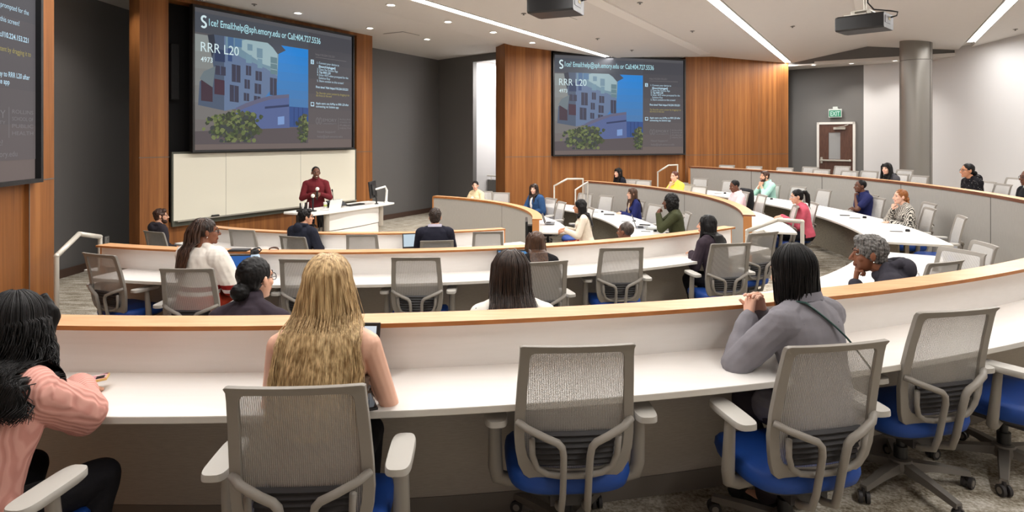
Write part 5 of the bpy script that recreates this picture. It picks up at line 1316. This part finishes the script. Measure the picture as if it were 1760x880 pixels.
# =============================================================== everyday things
def laptop(label, loc, rz, lid, scr=None, open_=1.9, w=.32):
    o = thing('laptop', label, 'laptop', loc, rz); d = w * .68
    mb = MB(); mb.box((0, 0, .008), (w, d, .016)); mb.build('base', lid, o, bevel=.003)
    mb = MB(); mb.box((0, .03, .0165), (w * .88, d * .45, .002))
    for i in range(10):
        for j in range(4): mb.box((-w * .39 + i * w * .087, -.01 + j * d * .10, .018), (w * .07, d * .075, .003))
    mb.build('keyboard', BLACK, o)
    a = open_ - PI / 2; R = Matrix.Rotation(-a, 3, 'X'); h = V((0, d / 2, .016))
    mb = MB(); mb.box(h + R @ V((0, .004, d / 2)), (w, .008, d), R=R); l = mb.build('lid', lid, o, bevel=.003)
    mb = MB(); mb.box(h + R @ V((0, -.001, d / 2)), (w * .98, .003, d * .97), R=R, mi=0); mb.box(h + R @ V((0, -.003, d / 2 + .004)), (w * .90, .003, d * .82), R=R, mi=1)
    mb.build('screen', [BLACK, scr or mat('screen_off', (30, 32, 38), .2)], o)
    return o
GREYAL = mat('laptop_silver', (170, 172, 176), .35, metal=.5); 
laptop('black laptop with a bright page, half hidden by the blonde person in the nearest row', (-.74, 2.57, T1 + .74), 0, BLACK, glow('screen_page', (226, 232, 240), .9))
laptop('laptop with a blue screen in front of the person with long braids', (-2.60, 5.72, T2 + .74), .1, BLACK, glow('screen_blue', (56, 104, 176), .9))
laptop('laptop with a blue screen in front of the person with straight brown hair', (.0, 5.98, T2 + .74), -.05, BLACK, glow('screen_sky', (96, 150, 204), .9))
laptop('laptop with a pale screen in front of the dark sweater with the pale collar', (-1.40, 8.94, T3 + .74), .25, BLACK, glow('screen_ice', (206, 224, 236), .9))
p = at(1104, 392, .74); laptop('open silver laptop on the long curved table beside the olive top', (p.x, p.y, .74), math.radians(80), GREYAL)
p = at(947, 384, .74); laptop('small dark laptop on the partition desk in front of the person in cream', (p.x - .02, p.y, .74), math.radians(82), mat('laptop_grey', (110, 112, 116), .4), w=.26)
def slab(name, label, cat, p, rz, size, m, m2=None):
    mb = MB(); mb.box((0, 0, size[2] / 2), size); 
    if m2: mb.box((0, 0, size[2] + .001), (size[0] * .9, size[1] * .9, .002), mi=1)
    o = mb.build(name, [m, m2] if m2 else m, bevel=min(.004, size[2] * .3)); o.location = p; o.rotation_euler = (0, 0, rz); return tag(o, label, cat)
FLOR = ramp_mat('floral_case', ((.35, (236, 228, 224)), (.55, (214, 150, 160)), (.66, (120, 40, 70))), 38, rough=.35)
FLOR2 = mat('phone_rim', (222, 190, 120), .4)
slab('phone', 'black phone beside the right elbow of the blonde person', 'phone', at(627, 694, T1 + .74), .4, (.075, .15, .009), BLACK, mat('phone_glass', (28, 28, 30), .1))
PHONE_AT = (-1.46, 2.58, T1 + .80)
slab('phone', 'silver phone on the short desk left of the pale screen laptop', 'phone', (-1.72, 8.72, T3 + .74), .3, (.075, .15, .01), mat('phone_silver', (176, 172, 166), .4))
slab('tablet', 'flat black tablet lying on the wooden cap of the middle desk', 'tablet', (-2.70, 6.165, T2 + .951), .02, (.19, .11, .012), BLACK, DARKPL)
p = at(1124, 395, .74); slab('notebook', 'grey notebook on the long curved table right of the silver laptop', 'notebook', p, 1.2, (.16, .26, .03), mat('notebook_grey', (150, 152, 148), .6))
p = at(1102, 389, .74); slab('notebook', 'thin black notebook behind the silver laptop', 'notebook', p + V((.1, .15, 0)), 1.2, (.12, .2, .012), BLACK)
p = at(1047, 369, .74); slab('notebook', 'thin black notebook in front of the person in the navy cardigan', 'notebook', p, 1.4, (.15, .22, .012), BLACK)
p = ring(1219, 7.98, T2 + .74); slab('laptop_sleeve', 'flat black laptop sleeve on the middle partition desk left of the pink shirt', 'sleeve', p, 1.5, (.38, .26, .03), BLACK)
p = ring(1452, 9.55, T2 + .74); slab('phone', 'dark phone under the hand of the person in the navy polo', 'phone', p, 1.2, (.075, .15, .01), BLACK)
p = ring(1128, 8.0, T2 + .74); slab('notebook', 'brown closed notebook on the middle partition desk left of the yellow shirt', 'notebook', p, 1.2, (.16, .24, .02), mat('leather_brown', (92, 50, 40), .6))
for lb, px, py, zf in (('round black table microphone left of the person in the navy cardigan', 1035, 365, T3), ('round black table microphone behind the open silver laptop', 1090, 381, T3), ('round black table microphone in front of the olive top', 1126, 398, T3), ('round black table microphone left of the mint shirt', 1246, 333, T2),
                       ('round black table microphone left of the ponytail on the upper table', 1326, 343, T2), ('round black table microphone in front of the navy polo shirt', 1486, 375, T2), ('round black table microphone at the pointed end of the curved table', 1560, 398, T2), ('round black table microphone below the mint shirt beside the pink shirt', 1238, 338, T2)):
    p = at(px, py, zf + .74); 
    if px == 1238: p = ring(1238, 8.0, T2 + .74)
    o = thing('table_microphone', lb, 'microphone', p, 1.4, 'round table microphones')
    mb = MB(); mb.lathe([(.030, 0), (.030, .022), (.022, .034), (.0, .036)], seg=18); mb.build('dome', BLACK, o, smooth='auto')
    mb = MB(); mb.box((-.03, .16, .003), (.045, .16, .006)); mb.build('slot_plate', DARKPL, o)
def bottle(label, loc, r, h, m, lidm, name='water_bottle'):
    o = thing(name, label, 'bottle', loc, .4)
    mb = MB(); mb.lathe([(r * .9, 0), (r, .01), (r, h * .78), (r * .75, h * .86)], seg=24); mb.build('body', m, o, smooth='auto')
    mb = MB(); mb.lathe([(r * .85, h * .85), (r * .85, h * .97), (r * .7, h)], seg=20); mb.tube([(r * .8, 0, h * .9), (r * 1.3, 0, h * .98), (r * .9, 0, h * 1.06), (0, 0, h * 1.04), (-r * .8, 0, h * .97)], .007, 8); mb.build('lid', lidm, o, smooth='auto')
    return o
bottle('pale blue water bottle with a black lid on the middle desk beside the braids', (-2.455, 5.94, T2 + .74), .046, .26, mat('bottle_blue', (188, 212, 236), .4), BLACK)
p = ring(811, 4.85, .74); bottle('small pink bottle in front of the person in the tan top', (p.x, p.y, .74), .04, .17, mat('bottle_pink', (230, 196, 196), .4), WHITEPL)
p = ring(1188, 7.02, 0); o = bottle('tall dark blue bottle between two pale chairs right of the olive top', (p.x + .02, p.y - .42, 0), .05, .34, mat('bottle_navy', (30, 46, 78), .4), BLACK)
mb = MB(); mb.tube([(.035 * math.cos(t) * 1.3, .02 * math.sin(t), .012 + .018 * abs(math.sin(t))) for t in (2 * PI * k / 14 for k in range(15))], .006, 6); o = mb.build('wrist_strap', mat('strap_brown', (84, 60, 48), .7), smooth=True); o.location = (-2.36, 6.17, T2 + .95); tag(o, 'small brown strap lying on the wooden cap beside the pale blue bottle', 'strap')
# wall display at the end of the lowest partition
a = a_A + .075; p = pt(AC, AF - .11, a); o = thing('display', 'small black display mounted on the end of the lowest grey partition', 'display', (*p, .70), a + PI / 2)
mb = MB(); mb.box((0, .0, 0), (.62, .04, .40)); mb.box((0, .021, 0), (.58, .003, .36), mi=1); mb.build('panel', [BLACK, mat('display_glass', (34, 36, 42), .15)], o, bevel=.004)
mb = MB(); mb.box((0, -.06, 0), (.2, .09, .2)); mb.build('wall_mount', BLACK, o)
# coat over the back of the chair of the man in pink
p = ring(1283, 8.84, T2); yw = yaw_to(p, RC) - .07
o = thing('coat', 'dark coat hung over the chair behind the pink shirt', 'coat', p, yw)
mb = MB(); rings = []
for k in range(9):
    z = [.42, .5, .62, .74, .86, .95, 1.0, 1.02, 1.025][k]; w = [.27, .28, .275, .27, .262, .255, .25, .22, .12][k]; d = [.085, .08, .075, .07, .068, .06, .05, .035, .02][k]
    rings.append([V((w * math.copysign(abs(math.cos(t)) ** .6, math.cos(t)), -.0 + d * math.sin(t) + .008 * math.sin(t * 5 + k), z)) for t in (2 * PI * i / 28 for i in range(28))])
mb.loft(rings); mb.build('coat_body', mat('coat_black', (26, 26, 30), .9, bump=.3, bscale=120), o, smooth=True)
mb = MB(); mb.tube([(.24, .07, .98), (.29, .10, .8), (.27, .11, .55)], [.05, .055, .045], 10); mb.build('sleeve', MATS['coat_black'], o, smooth=True)
# =============================================================== the people
NAVY = cloth('navy', (30, 34, 66)); BLK = cloth('black', (22, 21, 23)); 
JEANS = cloth('jeans', (40, 54, 84)); DKP = cloth('dark_trousers', (30, 30, 36)); TAUPE = cloth('taupe_trousers', (96, 84, 74))
def knit(name, c, c2, sc=150):
    return ramp_mat('cloth_' + name, ((.2, c2), (.7, c)), sc, tex='WAVE', stretch=(1, .6, .05), rough=.9, spec=.15, detail=0, dist=.3, bump=.5)
PINKKNIT = knit('pink_knit', (214, 160, 148), (200, 142, 131), 26)
people = []
def add(**P): r = person(P); people.append(r); return r

lect = add(label='person standing in a maroon pullover behind the white lectern, holding a microphone', head=(543, 297), Y=12.55, z=0, yaw=200, stand=True, f=False, skin='deep', hair='buzz', hcol='black', hyaw=6, smile=True, shirt=cloth('maroon', (104, 34, 40)), turtle=True, pants=DKP, arm_r='front', arm_l='front', lean=2, build=.96, loose=.012, vox=.007)
add(label='bearded person in glasses and a dark jacket, leftmost of the row nearest the lectern', head=(277, 371), Y=9.75, z=0, yaw=-42, hyaw=-20, f=False, skin='fair', hair='short', hcol='chestnut', beard=True, glasses=BLACK, shirt=cloth('dark_jacket', (44, 40, 46)), hood=True, pants=DKP, arm_r='lap', arm_l='lap', lean=0, vox=.007)
add(label='person in a navy hoodie and glasses in the row nearest the lectern', head=(526, 373), Y=9.25, z=0, yaw=-24, hyaw=-34, f=False, skin='fair', hair='short', hcol='black', glasses=BLACK, shirt=cloth('navy_hoodie', (30, 32, 44)), hood=True, pants=DKP, arm_r='desk', arm_l='desk', lean=10, vox=.007)
add(label='person in a dark sweater with a pale collar and dark curly hair, seen from behind', head=(748, 373), Y=8.88, z=0, yaw=4, f=False, skin='fair', hair='curlshort', hcol='darkbrown', shirt=cloth('ink_sweater', (30, 30, 42)), collar=cloth('lavender', (190, 184, 200)), pants=DKP, arm_r='type', arm_l='type', lean=8, vox=.007)
hem = ramp_mat('cloth_hem_knit', ((.0, (170, 40, 30)), (.5, (170, 40, 30))), 1, rough=.9)
def hem_sweater():
    m = bpy.data.materials.new('striped_hem_sweater'); m.use_nodes = True; nt = m.node_tree; b = nt.nodes['Principled BSDF']; b.inputs['Roughness'].default_value = .9; b.inputs['Specular IOR Level'].default_value = .15
    tc = nt.nodes.new('ShaderNodeTexCoord'); sx = nt.nodes.new('ShaderNodeSeparateXYZ'); nt.links.new(tc.outputs['Object'], sx.inputs[0])
    r = nt.nodes.new('ShaderNodeValToRGB'); r.color_ramp.interpolation = 'CONSTANT'; e = r.color_ramp.elements
    st = ((0, (176, 58, 40)), (.665, (238, 230, 222)), (.70, (140, 34, 30)), (.745, (236, 228, 218)))
    while len(e) < 4: e.new(.5)
    for el, (p, c) in zip(e, st): el.position = p; el.color = lin(c)
    nt.links.new(sx.outputs['Z'], r.inputs[0]); nt.links.new(r.outputs[0], b.inputs['Base Color'])
    return m
add(label='person with long dark braids and glasses in a cream sweater with a red striped hem', head=(356, 398), Y=5.72, z=T2, yaw=-22, hyaw=-34, skin='brown', hair='braids', hcol='darkbrown', glasses=BLACK, earring=True, shirt=hem_sweater(), shirtname='sweater', loose=.03, build=1.18, pants=cloth('rust', (176, 62, 40)), arm_r='desk', arm_l='desk', lean=5, vox=.006, foldamp=.007)
add(label='person with straight dark brown hair seen from behind, at a blue laptop', head=(921, 417), Y=6.15, z=T2, yaw=8, skin='fair', hair='long', hcol='brown', hlen=.36, hw=.95, shirt=BLK, pants=DKP, arm_r='type', arm_l='type', lean=22, vox=.006)
add(label='person with long black hair in a dark purple coat at the middle desk right end', head=(1214, 387), Y=6.98, z=T2, yaw=34, hyaw=26, skin='fair', hair='long', hcol='black', hlen=.36, hw=1.1, shirt=cloth('plum_coat', (56, 46, 54)), shirtname='coat', loose=.024, pants=DKP, arm_r='desk', arm_l='desk_in', lean=12, vox=.006, foldamp=.008)
add(label='person with a low black bun in a dark purple top, behind the nearest wooden cap', head=(441, 479), Y=3.60, z=T2, yaw=-8, hyaw=-16, skin='fair', hair='lowbun', hcol='black', glasses=BLACK, turtle=True, shirt=cloth('aubergine', (52, 44, 52)), pants=DKP, arm_r='desk', arm_l='desk', lean=8, vox=.005)
def dots(name, base, dot, sc=34, th=.22):
    m = ramp_mat(name, ((th, dot), (th + .06, base)), sc, tex='VORONOI', rough=.9, spec=.15); return m
add(label='person with long dark hair in a dotted white cardigan, behind the nearest wooden cap', head=(878, 470), Y=3.62, z=T2, yaw=6, hyaw=-4, skin='fair', hair='long', hcol='darkbrown', hlen=.46, hw=1.0, strands=420, sr=.0022, spread=.3, shirt=dots('dotted_cardigan', (228, 222, 212), (40, 36, 34), 45, .14), shirtname='cardigan', pants=DKP, arm_r='desk', arm_l='desk', lean=10, vox=.005)
G = add(label='person with short curly grey hair in a dark hooded sweatshirt, chin on hand', head=(1492, 436), Y=4.62, z=T2, yaw=58, hyaw=14, hpitch=-4, skin='brown', hair='curlshort', hcol='grey', hs=1.04, chinz=-.188, hoff=(0, .03, -.03), earring=True, shirt=cloth('charcoal_hoodie', (54, 52, 60)), shirtname='sweatshirt', hood=True, loose=.022, pants=DKP, arm_r='fold', arm_l='chin', lean=20, vox=.005, foldamp=.007)
add(label='balding man in a pale blue shirt, only head and collar above the middle wooden cap', head=(1074, 398), Y=7.75, z=0, yaw=46, hyaw=6, f=False, skin='brown', hair='buzz', hcol='salt', shirt=cloth('pale_blue', (176, 196, 222)), collar=cloth('pale_blue2', (186, 204, 228)), pants=DKP, arm_r='desk', arm_l='desk', lean=6, vox=.007)
PW = add(label='person with long curly black hair in a ribbed pink sweater at the left edge', head=(32, 560), Y=2.22, z=T1, yaw=-10, hyaw=18, hpitch=-6, skin='fair', hair='longcurl', hcol='black', hlen=.28, hw=1.12, strands=650, sr=.0017, curl=.02, spread=.45, shirt=PINKKNIT, shirtname='sweater', loose=.03, build=1.05, cuff=1.2, pants=cloth('black_jeans', (24, 23, 27)), arm_r=((-.04, .50, .80), (-.5, 1, -.05), (-.3, 0, -.9), .6, (.7, .1, -.7)), arm_l='desk', lean=16, knee=(.17, .40), vox=.0045, foldamp=.009, foldsc=7)
BW = add(label='person with very long straight blonde hair and bare shoulders in the nearest row', head=(566, 492), Y=2.46, z=T1, yaw=2, skin='pale', hair='long', hcol='blonde', hlen=.46, hw=1.0, hfront=False, strands=1700, sr=.0015, spread=.62, hfall=.03, shirt=cloth('brown_top', (92, 74, 62)), shirtname='top', sleeve='none', neckline=.93, pants=DKP, arm_r='type', arm_l='type', lean=10, vox=.0045)
SW_ = add(label='person with a black bob in a grey jacket, hands raised together, in the nearest row', head=(1358, 468), Y=2.93, z=T1, yaw=28, hyaw=-10, hpitch=-6, skin='pale', hair='bob', hcol='black', hs=1.05, strands=520, sr=.0018, hlen=.20, hw=1.0, spread=.0, hfall=.0, shirt=cloth('grey_wool', (128, 125, 131), bscale=420), shirtname='jacket', collar=cloth('grey_wool2', (122, 119, 126)), loose=.022, build=1.04, coat=True, pants=cloth('plum_skirt', (66, 60, 66)), arm_r='steeple', arm_l='steeple', lean=13, knee=(.10, .36), vox=.0045, foldamp=.008)
# lowest right-hand tier
add(label='person in a tan top with dark pulled-back hair, facing the camera beside the corridor opening', head=(817, 319), R=5.3, z=0, yaw=146, hyaw=30, skin='pale', hair='bun', hcol='black', shirt=cloth('tan', (226, 206, 168)), pants=DKP, arm_r='desk', arm_l='desk', lean=4, vox=.008)
add(label='person in a blue denim jacket over a white top, smiling', head=(918, 325), R=5.34, z=0, yaw=122, hyaw=30, skin='pale', hair='long', hcol='darkbrown', hlen=.40, hw=1.0, smile=True, shirt=cloth('denim', (46, 76, 116)), shirtname='jacket', vneck=cloth('white_tee', (232, 230, 228)), vw=1.9, build=1.2, loose=.022, pants=JEANS, arm_r='desk', arm_l='lap', lean=4, vox=.008)
SKIRT = ramp_mat('cloth_red_print', ((.42, (146, 44, 34)), (.56, (170, 70, 40)), (.64, (206, 160, 110))), 24, rough=.9)
add(label='person with long black hair in a cream top and red patterned skirt, seen in profile', head=(996, 355), R=4.92, z=0, yaw=86, hyaw=-2, skin='tan', hair='long', hcol='black', hlen=.32, hw=1.15, hfront=False, shirt=cloth('cream', (228, 214, 196)), pants=SKIRT, pantsname='skirt', arm_r='type', arm_l='type', lean=8, vox=.007)
add(label='person in a navy cardigan with long brown hair, writing', head=(1086, 333), R=6.72, z=0, yaw=96, hyaw=4, skin='pale', hair='long', hcol='brown', hlen=.38, hw=.95, glasses=mat('gold_wire', (170, 140, 100), .3, metal=.8), shirt=cloth('navy_cardigan', (32, 38, 88)), shirtname='cardigan', vneck=cloth('beige', (186, 164, 140)), vw=1.3, pants=JEANS, arm_r='desk_in', arm_l='desk_in', lean=6, vox=.007)
add(label='person in an olive top with a full black bob, hands clasped at the mouth', head=(1151, 347), R=6.55, z=0, yaw=78, hyaw=0, skin='dark', hair='fluff', hcol='black', shirt=cloth('olive', (60, 62, 40)), loose=.02, pants=DKP, arm_r='clasp', arm_l='clasp', lean=10, vox=.007)
# middle right-hand tier
add(label='person in black with long black hair in front of the wood wall', head=(1062, 297), R=8.18, z=T2, yaw=112, hyaw=6, skin='pale', hair='long', hcol='black', hlen=.36, hw=1.0, shirt=cloth('midnight', (26, 28, 38)), pants=DKP, arm_r='fold', arm_l='fold', lean=8, vox=.008)
add(label='person in a bright yellow shirt with tied-back red hair, hand at the mouth', head=(1159, 303), R=8.28, z=T2, yaw=112, hyaw=14, skin='pale', hair='bun', hcol='auburn', shirt=cloth('yellow', (240, 228, 92)), sleeve='threeq', loose=.022, build=1.05, pants=DKP, arm_r='chin', arm_l='fold', lean=8, vox=.007)
add(label='person in a pale pink shirt with very short black hair, looking down', head=(1262, 320), R=8.22, z=T2, yaw=92, hyaw=6, hpitch=-16, f=False, skin='deep', hair='buzz', hcol='black', shirt=cloth('blush', (238, 206, 210)), collar=cloth('blush2', (240, 212, 214)), pants=DKP, arm_r='desk', arm_l='type', lean=8, vox=.007)
add(label='person with a long black ponytail in a rose pink sweater', head=(1369, 338), R=8.52, z=T2, yaw=78, hyaw=2, hpitch=-10, skin='fair', hair='ponytail', hcol='black', glasses=mat('silver_wire', (200, 200, 205), .3, metal=.8), shirt=cloth('rose', (206, 92, 110)), shirtname='sweater', loose=.022, pants=DKP, arm_r='type', arm_l='type', lean=10, vox=.006)
add(label='bearded person in a mint green shirt, fist at the mouth', head=(1314, 303), R=10.12, z=T2, yaw=98, hyaw=4, f=False, skin='fair', hair='short', hcol='chestnut', beard=True, shirt=cloth('mint', (176, 222, 206)), collar=cloth('mint2', (186, 228, 214)), sleeve='threeq', pants=DKP, arm_r='chin', arm_l='chin', lean=10, vox=.007)
add(label='person in a navy polo shirt, chin on hand, in front of the topmost partition', head=(1478, 320), R=10.3, z=T2, yaw=84, hyaw=4, f=False, skin='dark', hair='buzz', hcol='black', shirt=cloth('navy_polo', (36, 40, 84)), sleeve='short', collar=cloth('navy_polo2', (38, 42, 86)), pants=JEANS, arm_r='fold', arm_l='chin', lean=8, vox=.007)
ZEB = ramp_mat('cloth_zebra', ((.42, (44, 42, 40)), (.50, (150, 144, 136)), (.60, (206, 200, 190))), 26, tex='WAVE', stretch=(.6, .6, 1), rough=.9, spec=.15, detail=3, dist=9)
add(label='person with a long red braid in a black and white patterned top', head=(1547, 338), R=10.05, z=T2, yaw=80, hyaw=4, skin='pale', hair='sidebraid', hcol='ginger', bx=.02, smile=True, shirt=ZEB, shirtname='blouse', loose=.02, pants=DKP, arm_r='chin', arm_l='desk', lean=10, vox=.006)
# top right-hand tier
add(label='person with long black hair in a grey top, smiling, above the topmost partition', head=(1524, 290), R=11.78, z=T1, yaw=104, hyaw=10, skin='pale', hair='long', hcol='black', hlen=.40, hw=1.05, smile=True, shirt=cloth('ash', (80, 78, 82)), pants=DKP, arm_r='fold', arm_l='fold', lean=14, vox=.007)
add(label='person in a black dotted top and glasses with dark tied hair, above the topmost partition', head=(1662, 293), R=11.80, z=T1, yaw=84, hyaw=0, skin='tan', hair='lowbun', hcol='black', smile=True, glasses=BLACK, hood=True, shirt=dots('dotted_black', (24, 22, 26), (210, 206, 200), 42, .10), shirtname='blouse', build=1.05, pants=DKP, arm_r='fold', arm_l='fold', lean=12, vox=.006)
add(label='person in black and glasses cut by the right edge of the photo', head=(1766, 305), R=11.62, z=T1, yaw=84, f=False, skin='dark', hair='buzz', hcol='black', glasses=BLACK, shirt=cloth('black_suit', (24, 24, 28)), collar=cloth('white_collar', (226, 224, 222)), pants=DKP, arm_r='fold', arm_l='fold', lean=6, vox=.007)
bpy.context.view_layer.update()
# things people hold or wear
def wrist_w(p, k): q, Sh, El, W = p['arms'][k]; return p['root'].matrix_world @ p['S3'](W), p['root'].matrix_world @ p['S3'](El)
W, El = wrist_w(lect, 0); W2, _ = wrist_w(lect, 1); m_ = (W + W2) / 2
o = thing('microphone', 'handheld microphone with a white ball head held by the standing speaker', 'microphone', m_ + V((.03, -.06, -.05)), 0)
mb = MB(); mb.tube([(0, 0, -.06), (.01, -.01, .12)], [.013, .018], 12); mb.build('handle', BLACK, o, smooth='auto')
mb = MB(); mb.ell((.012, -.012, .155), .038, 0, 16, 12); mb.build('ball_head', mat('mic_ball', (238, 232, 220), .7), o, smooth=True)
W, El = wrist_w(PW, 0); d = (W - El).normalized()
mb = MB(); mb.box((0, 0, 0), (.078, .158, .010)); mb.box((0, 0, .0055), (.072, .15, .002), mi=1); mb.box((.02, .055, .009), (.028, .03, .004), mi=2)
o = mb.build('phone', [FLOR2, FLOR, BLACK], bevel=.004); o.location = at(148, 655, T1 + .765); o.rotation_euler = (.10, -.06, -1.15); tag(o, 'phone in a floral case in the hand of the person in the ribbed pink sweater', 'phone')
# jacket strap and wrist watch of the person in grey
mb = MB(); up, S3 = SW_['up'], SW_['S3']
pts = []
for t in range(15):
    f = t / 14; x = .085 - .26 * f if False else (.075 - .24 * f); z = 1.075 - .34 * f; y = -.075 - .075 * math.sin(min(1, f * 1.7) * PI / 2) * 1.0
    pts.append(S3(up(-x if False else -.075 + .26 * f, y - .012, z)))
fr = [S3(up(-.085, .045, 1.07)), S3(up(-.085, -.01, 1.09))]
mb.tube(fr + pts, .013, 8, flat=.35); o = mb.build('bag_strap', mat('green_leather', (24, 58, 54), .4), SW_['root'], smooth=True); o['label'] = 'dark green leather strap'
q, Sh, El, W = SW_['arms'][1]; c = SW_['S3'](El.lerp(W, .88)); d = (W - El).normalized(); mb = MB(); mb.tube([c - d * .014, c + d * .014], .043, 16); mb.build('watch', BLACK, SW_['root'], smooth='auto')

# white print across the back of the charcoal sweatshirt
cu = bpy.data.curves.new('t', 'FONT'); cu.body = 'NEW YORKER'; cu.size = .052; cu.offset = .0012
to = bpy.data.objects.new('t', cu); COL.objects.link(to); me = bpy.data.meshes.new_from_object(to.evaluated_get(bpy.context.evaluated_depsgraph_get())); bpy.data.objects.remove(to)
mb = MB(); up, S3 = G['up'], G['S3']
def backpt(x, z):
    x = x - .03; return S3(up(-x * -1.0, -.010 - (.118 + .03) * math.sqrt(max(.05, 1 - (x / .22) ** 2)) - .012, z))
mb.add([backpt(-.13 + v.co.x * .80, .965 + v.co.y) for v in me.vertices], [tuple(p.vertices) for p in me.polygons])
mb.add([backpt(x, z) for x, z in ((-.185, .96), (-.145, .96), (-.145, 1.01), (-.185, 1.01))], [(0, 1, 2, 3)])
mb.build('print', mat('print_white', (228, 226, 224), .7), G['root'], weld=False)
# =============================================================== light and camera
def area(name, p, rz, sx, sy, power, col=(1, .985, .965)):
    l = bpy.data.lights.new(name, 'AREA'); l.shape = 'RECTANGLE'; l.size = sx; l.size_y = sy; l.energy = power; l.color = col
    o = bpy.data.objects.new(name, l); COL.objects.link(o); o.location = p; o.rotation_euler = (0, 0, rz); return o
for i, (s, z, t0, t1, pw) in enumerate(((-6.5, 4.60, 2.6, 16.7, 420), (-2.43, 4.70, -.5, 21.3, 560), (2.03, 4.77, .6, 19.6, 420), (6.32, 4.77, 6, 16, 60))):
    area('strip_lamp', sp(s, (t0 + t1) / 2, z), CW_A, t1 - t0, .12, pw)
def spot(p, power, size=1.9, blend=.9):
    l = bpy.data.lights.new('downlight_spot', 'SPOT'); l.energy = power; l.spot_size = size; l.spot_blend = blend; l.shadow_soft_size = .06; l.color = (1, .95, .88)
    o = bpy.data.objects.new('downlight_spot', l); COL.objects.link(o); o.location = p; return o
for px, py, lb in dls: p = oncl(px, py); spot(p + V((0, 0, -.03)), 130)
for y in (8.2, 10.2): spot(V((-6.6, y, 4.84)), 75)  # spots of the added pair that brightens the left recess
for x, y in ((9.35, 19.3), (10.3, 18.9), (11.2, 18.2)): spot(V((x, y, 4.58)), 110)
q = k0 + dr * ((oa + ob) / 2 + .2) + nk * 1.0; area('corridor_lamp', (q.x, q.y, 4.7), da, 1.2, .5, 190)
w = bpy.data.worlds.new('room'); SC.world = w; w.use_nodes = True; w.node_tree.nodes['Background'].inputs[0].default_value = (.05, .05, .05, 1)
cam = bpy.data.cameras.new('camera'); cam.sensor_width = 36; cam.lens = FPX / 1760 * 36; cam.shift_y = -(440 - HYP) / 1760; cam.clip_start = .05; cam.clip_end = 100
co = bpy.data.objects.new('camera', cam); COL.objects.link(co); co.location = (0, 0, EYE); co.rotation_euler = (PI / 2, 0, 0); SC.camera = co
vs = SC.view_settings; vs.view_transform = 'Standard'; vs.look = 'None'; vs.gamma = 1; vs.exposure = 0; vs.use_curve_mapping = False
SC.cycles.use_denoising = True
SC.cycles.max_bounces = 7; SC.cycles.transparent_max_bounces = 12; SC.cycles.sample_clamp_indirect = 6
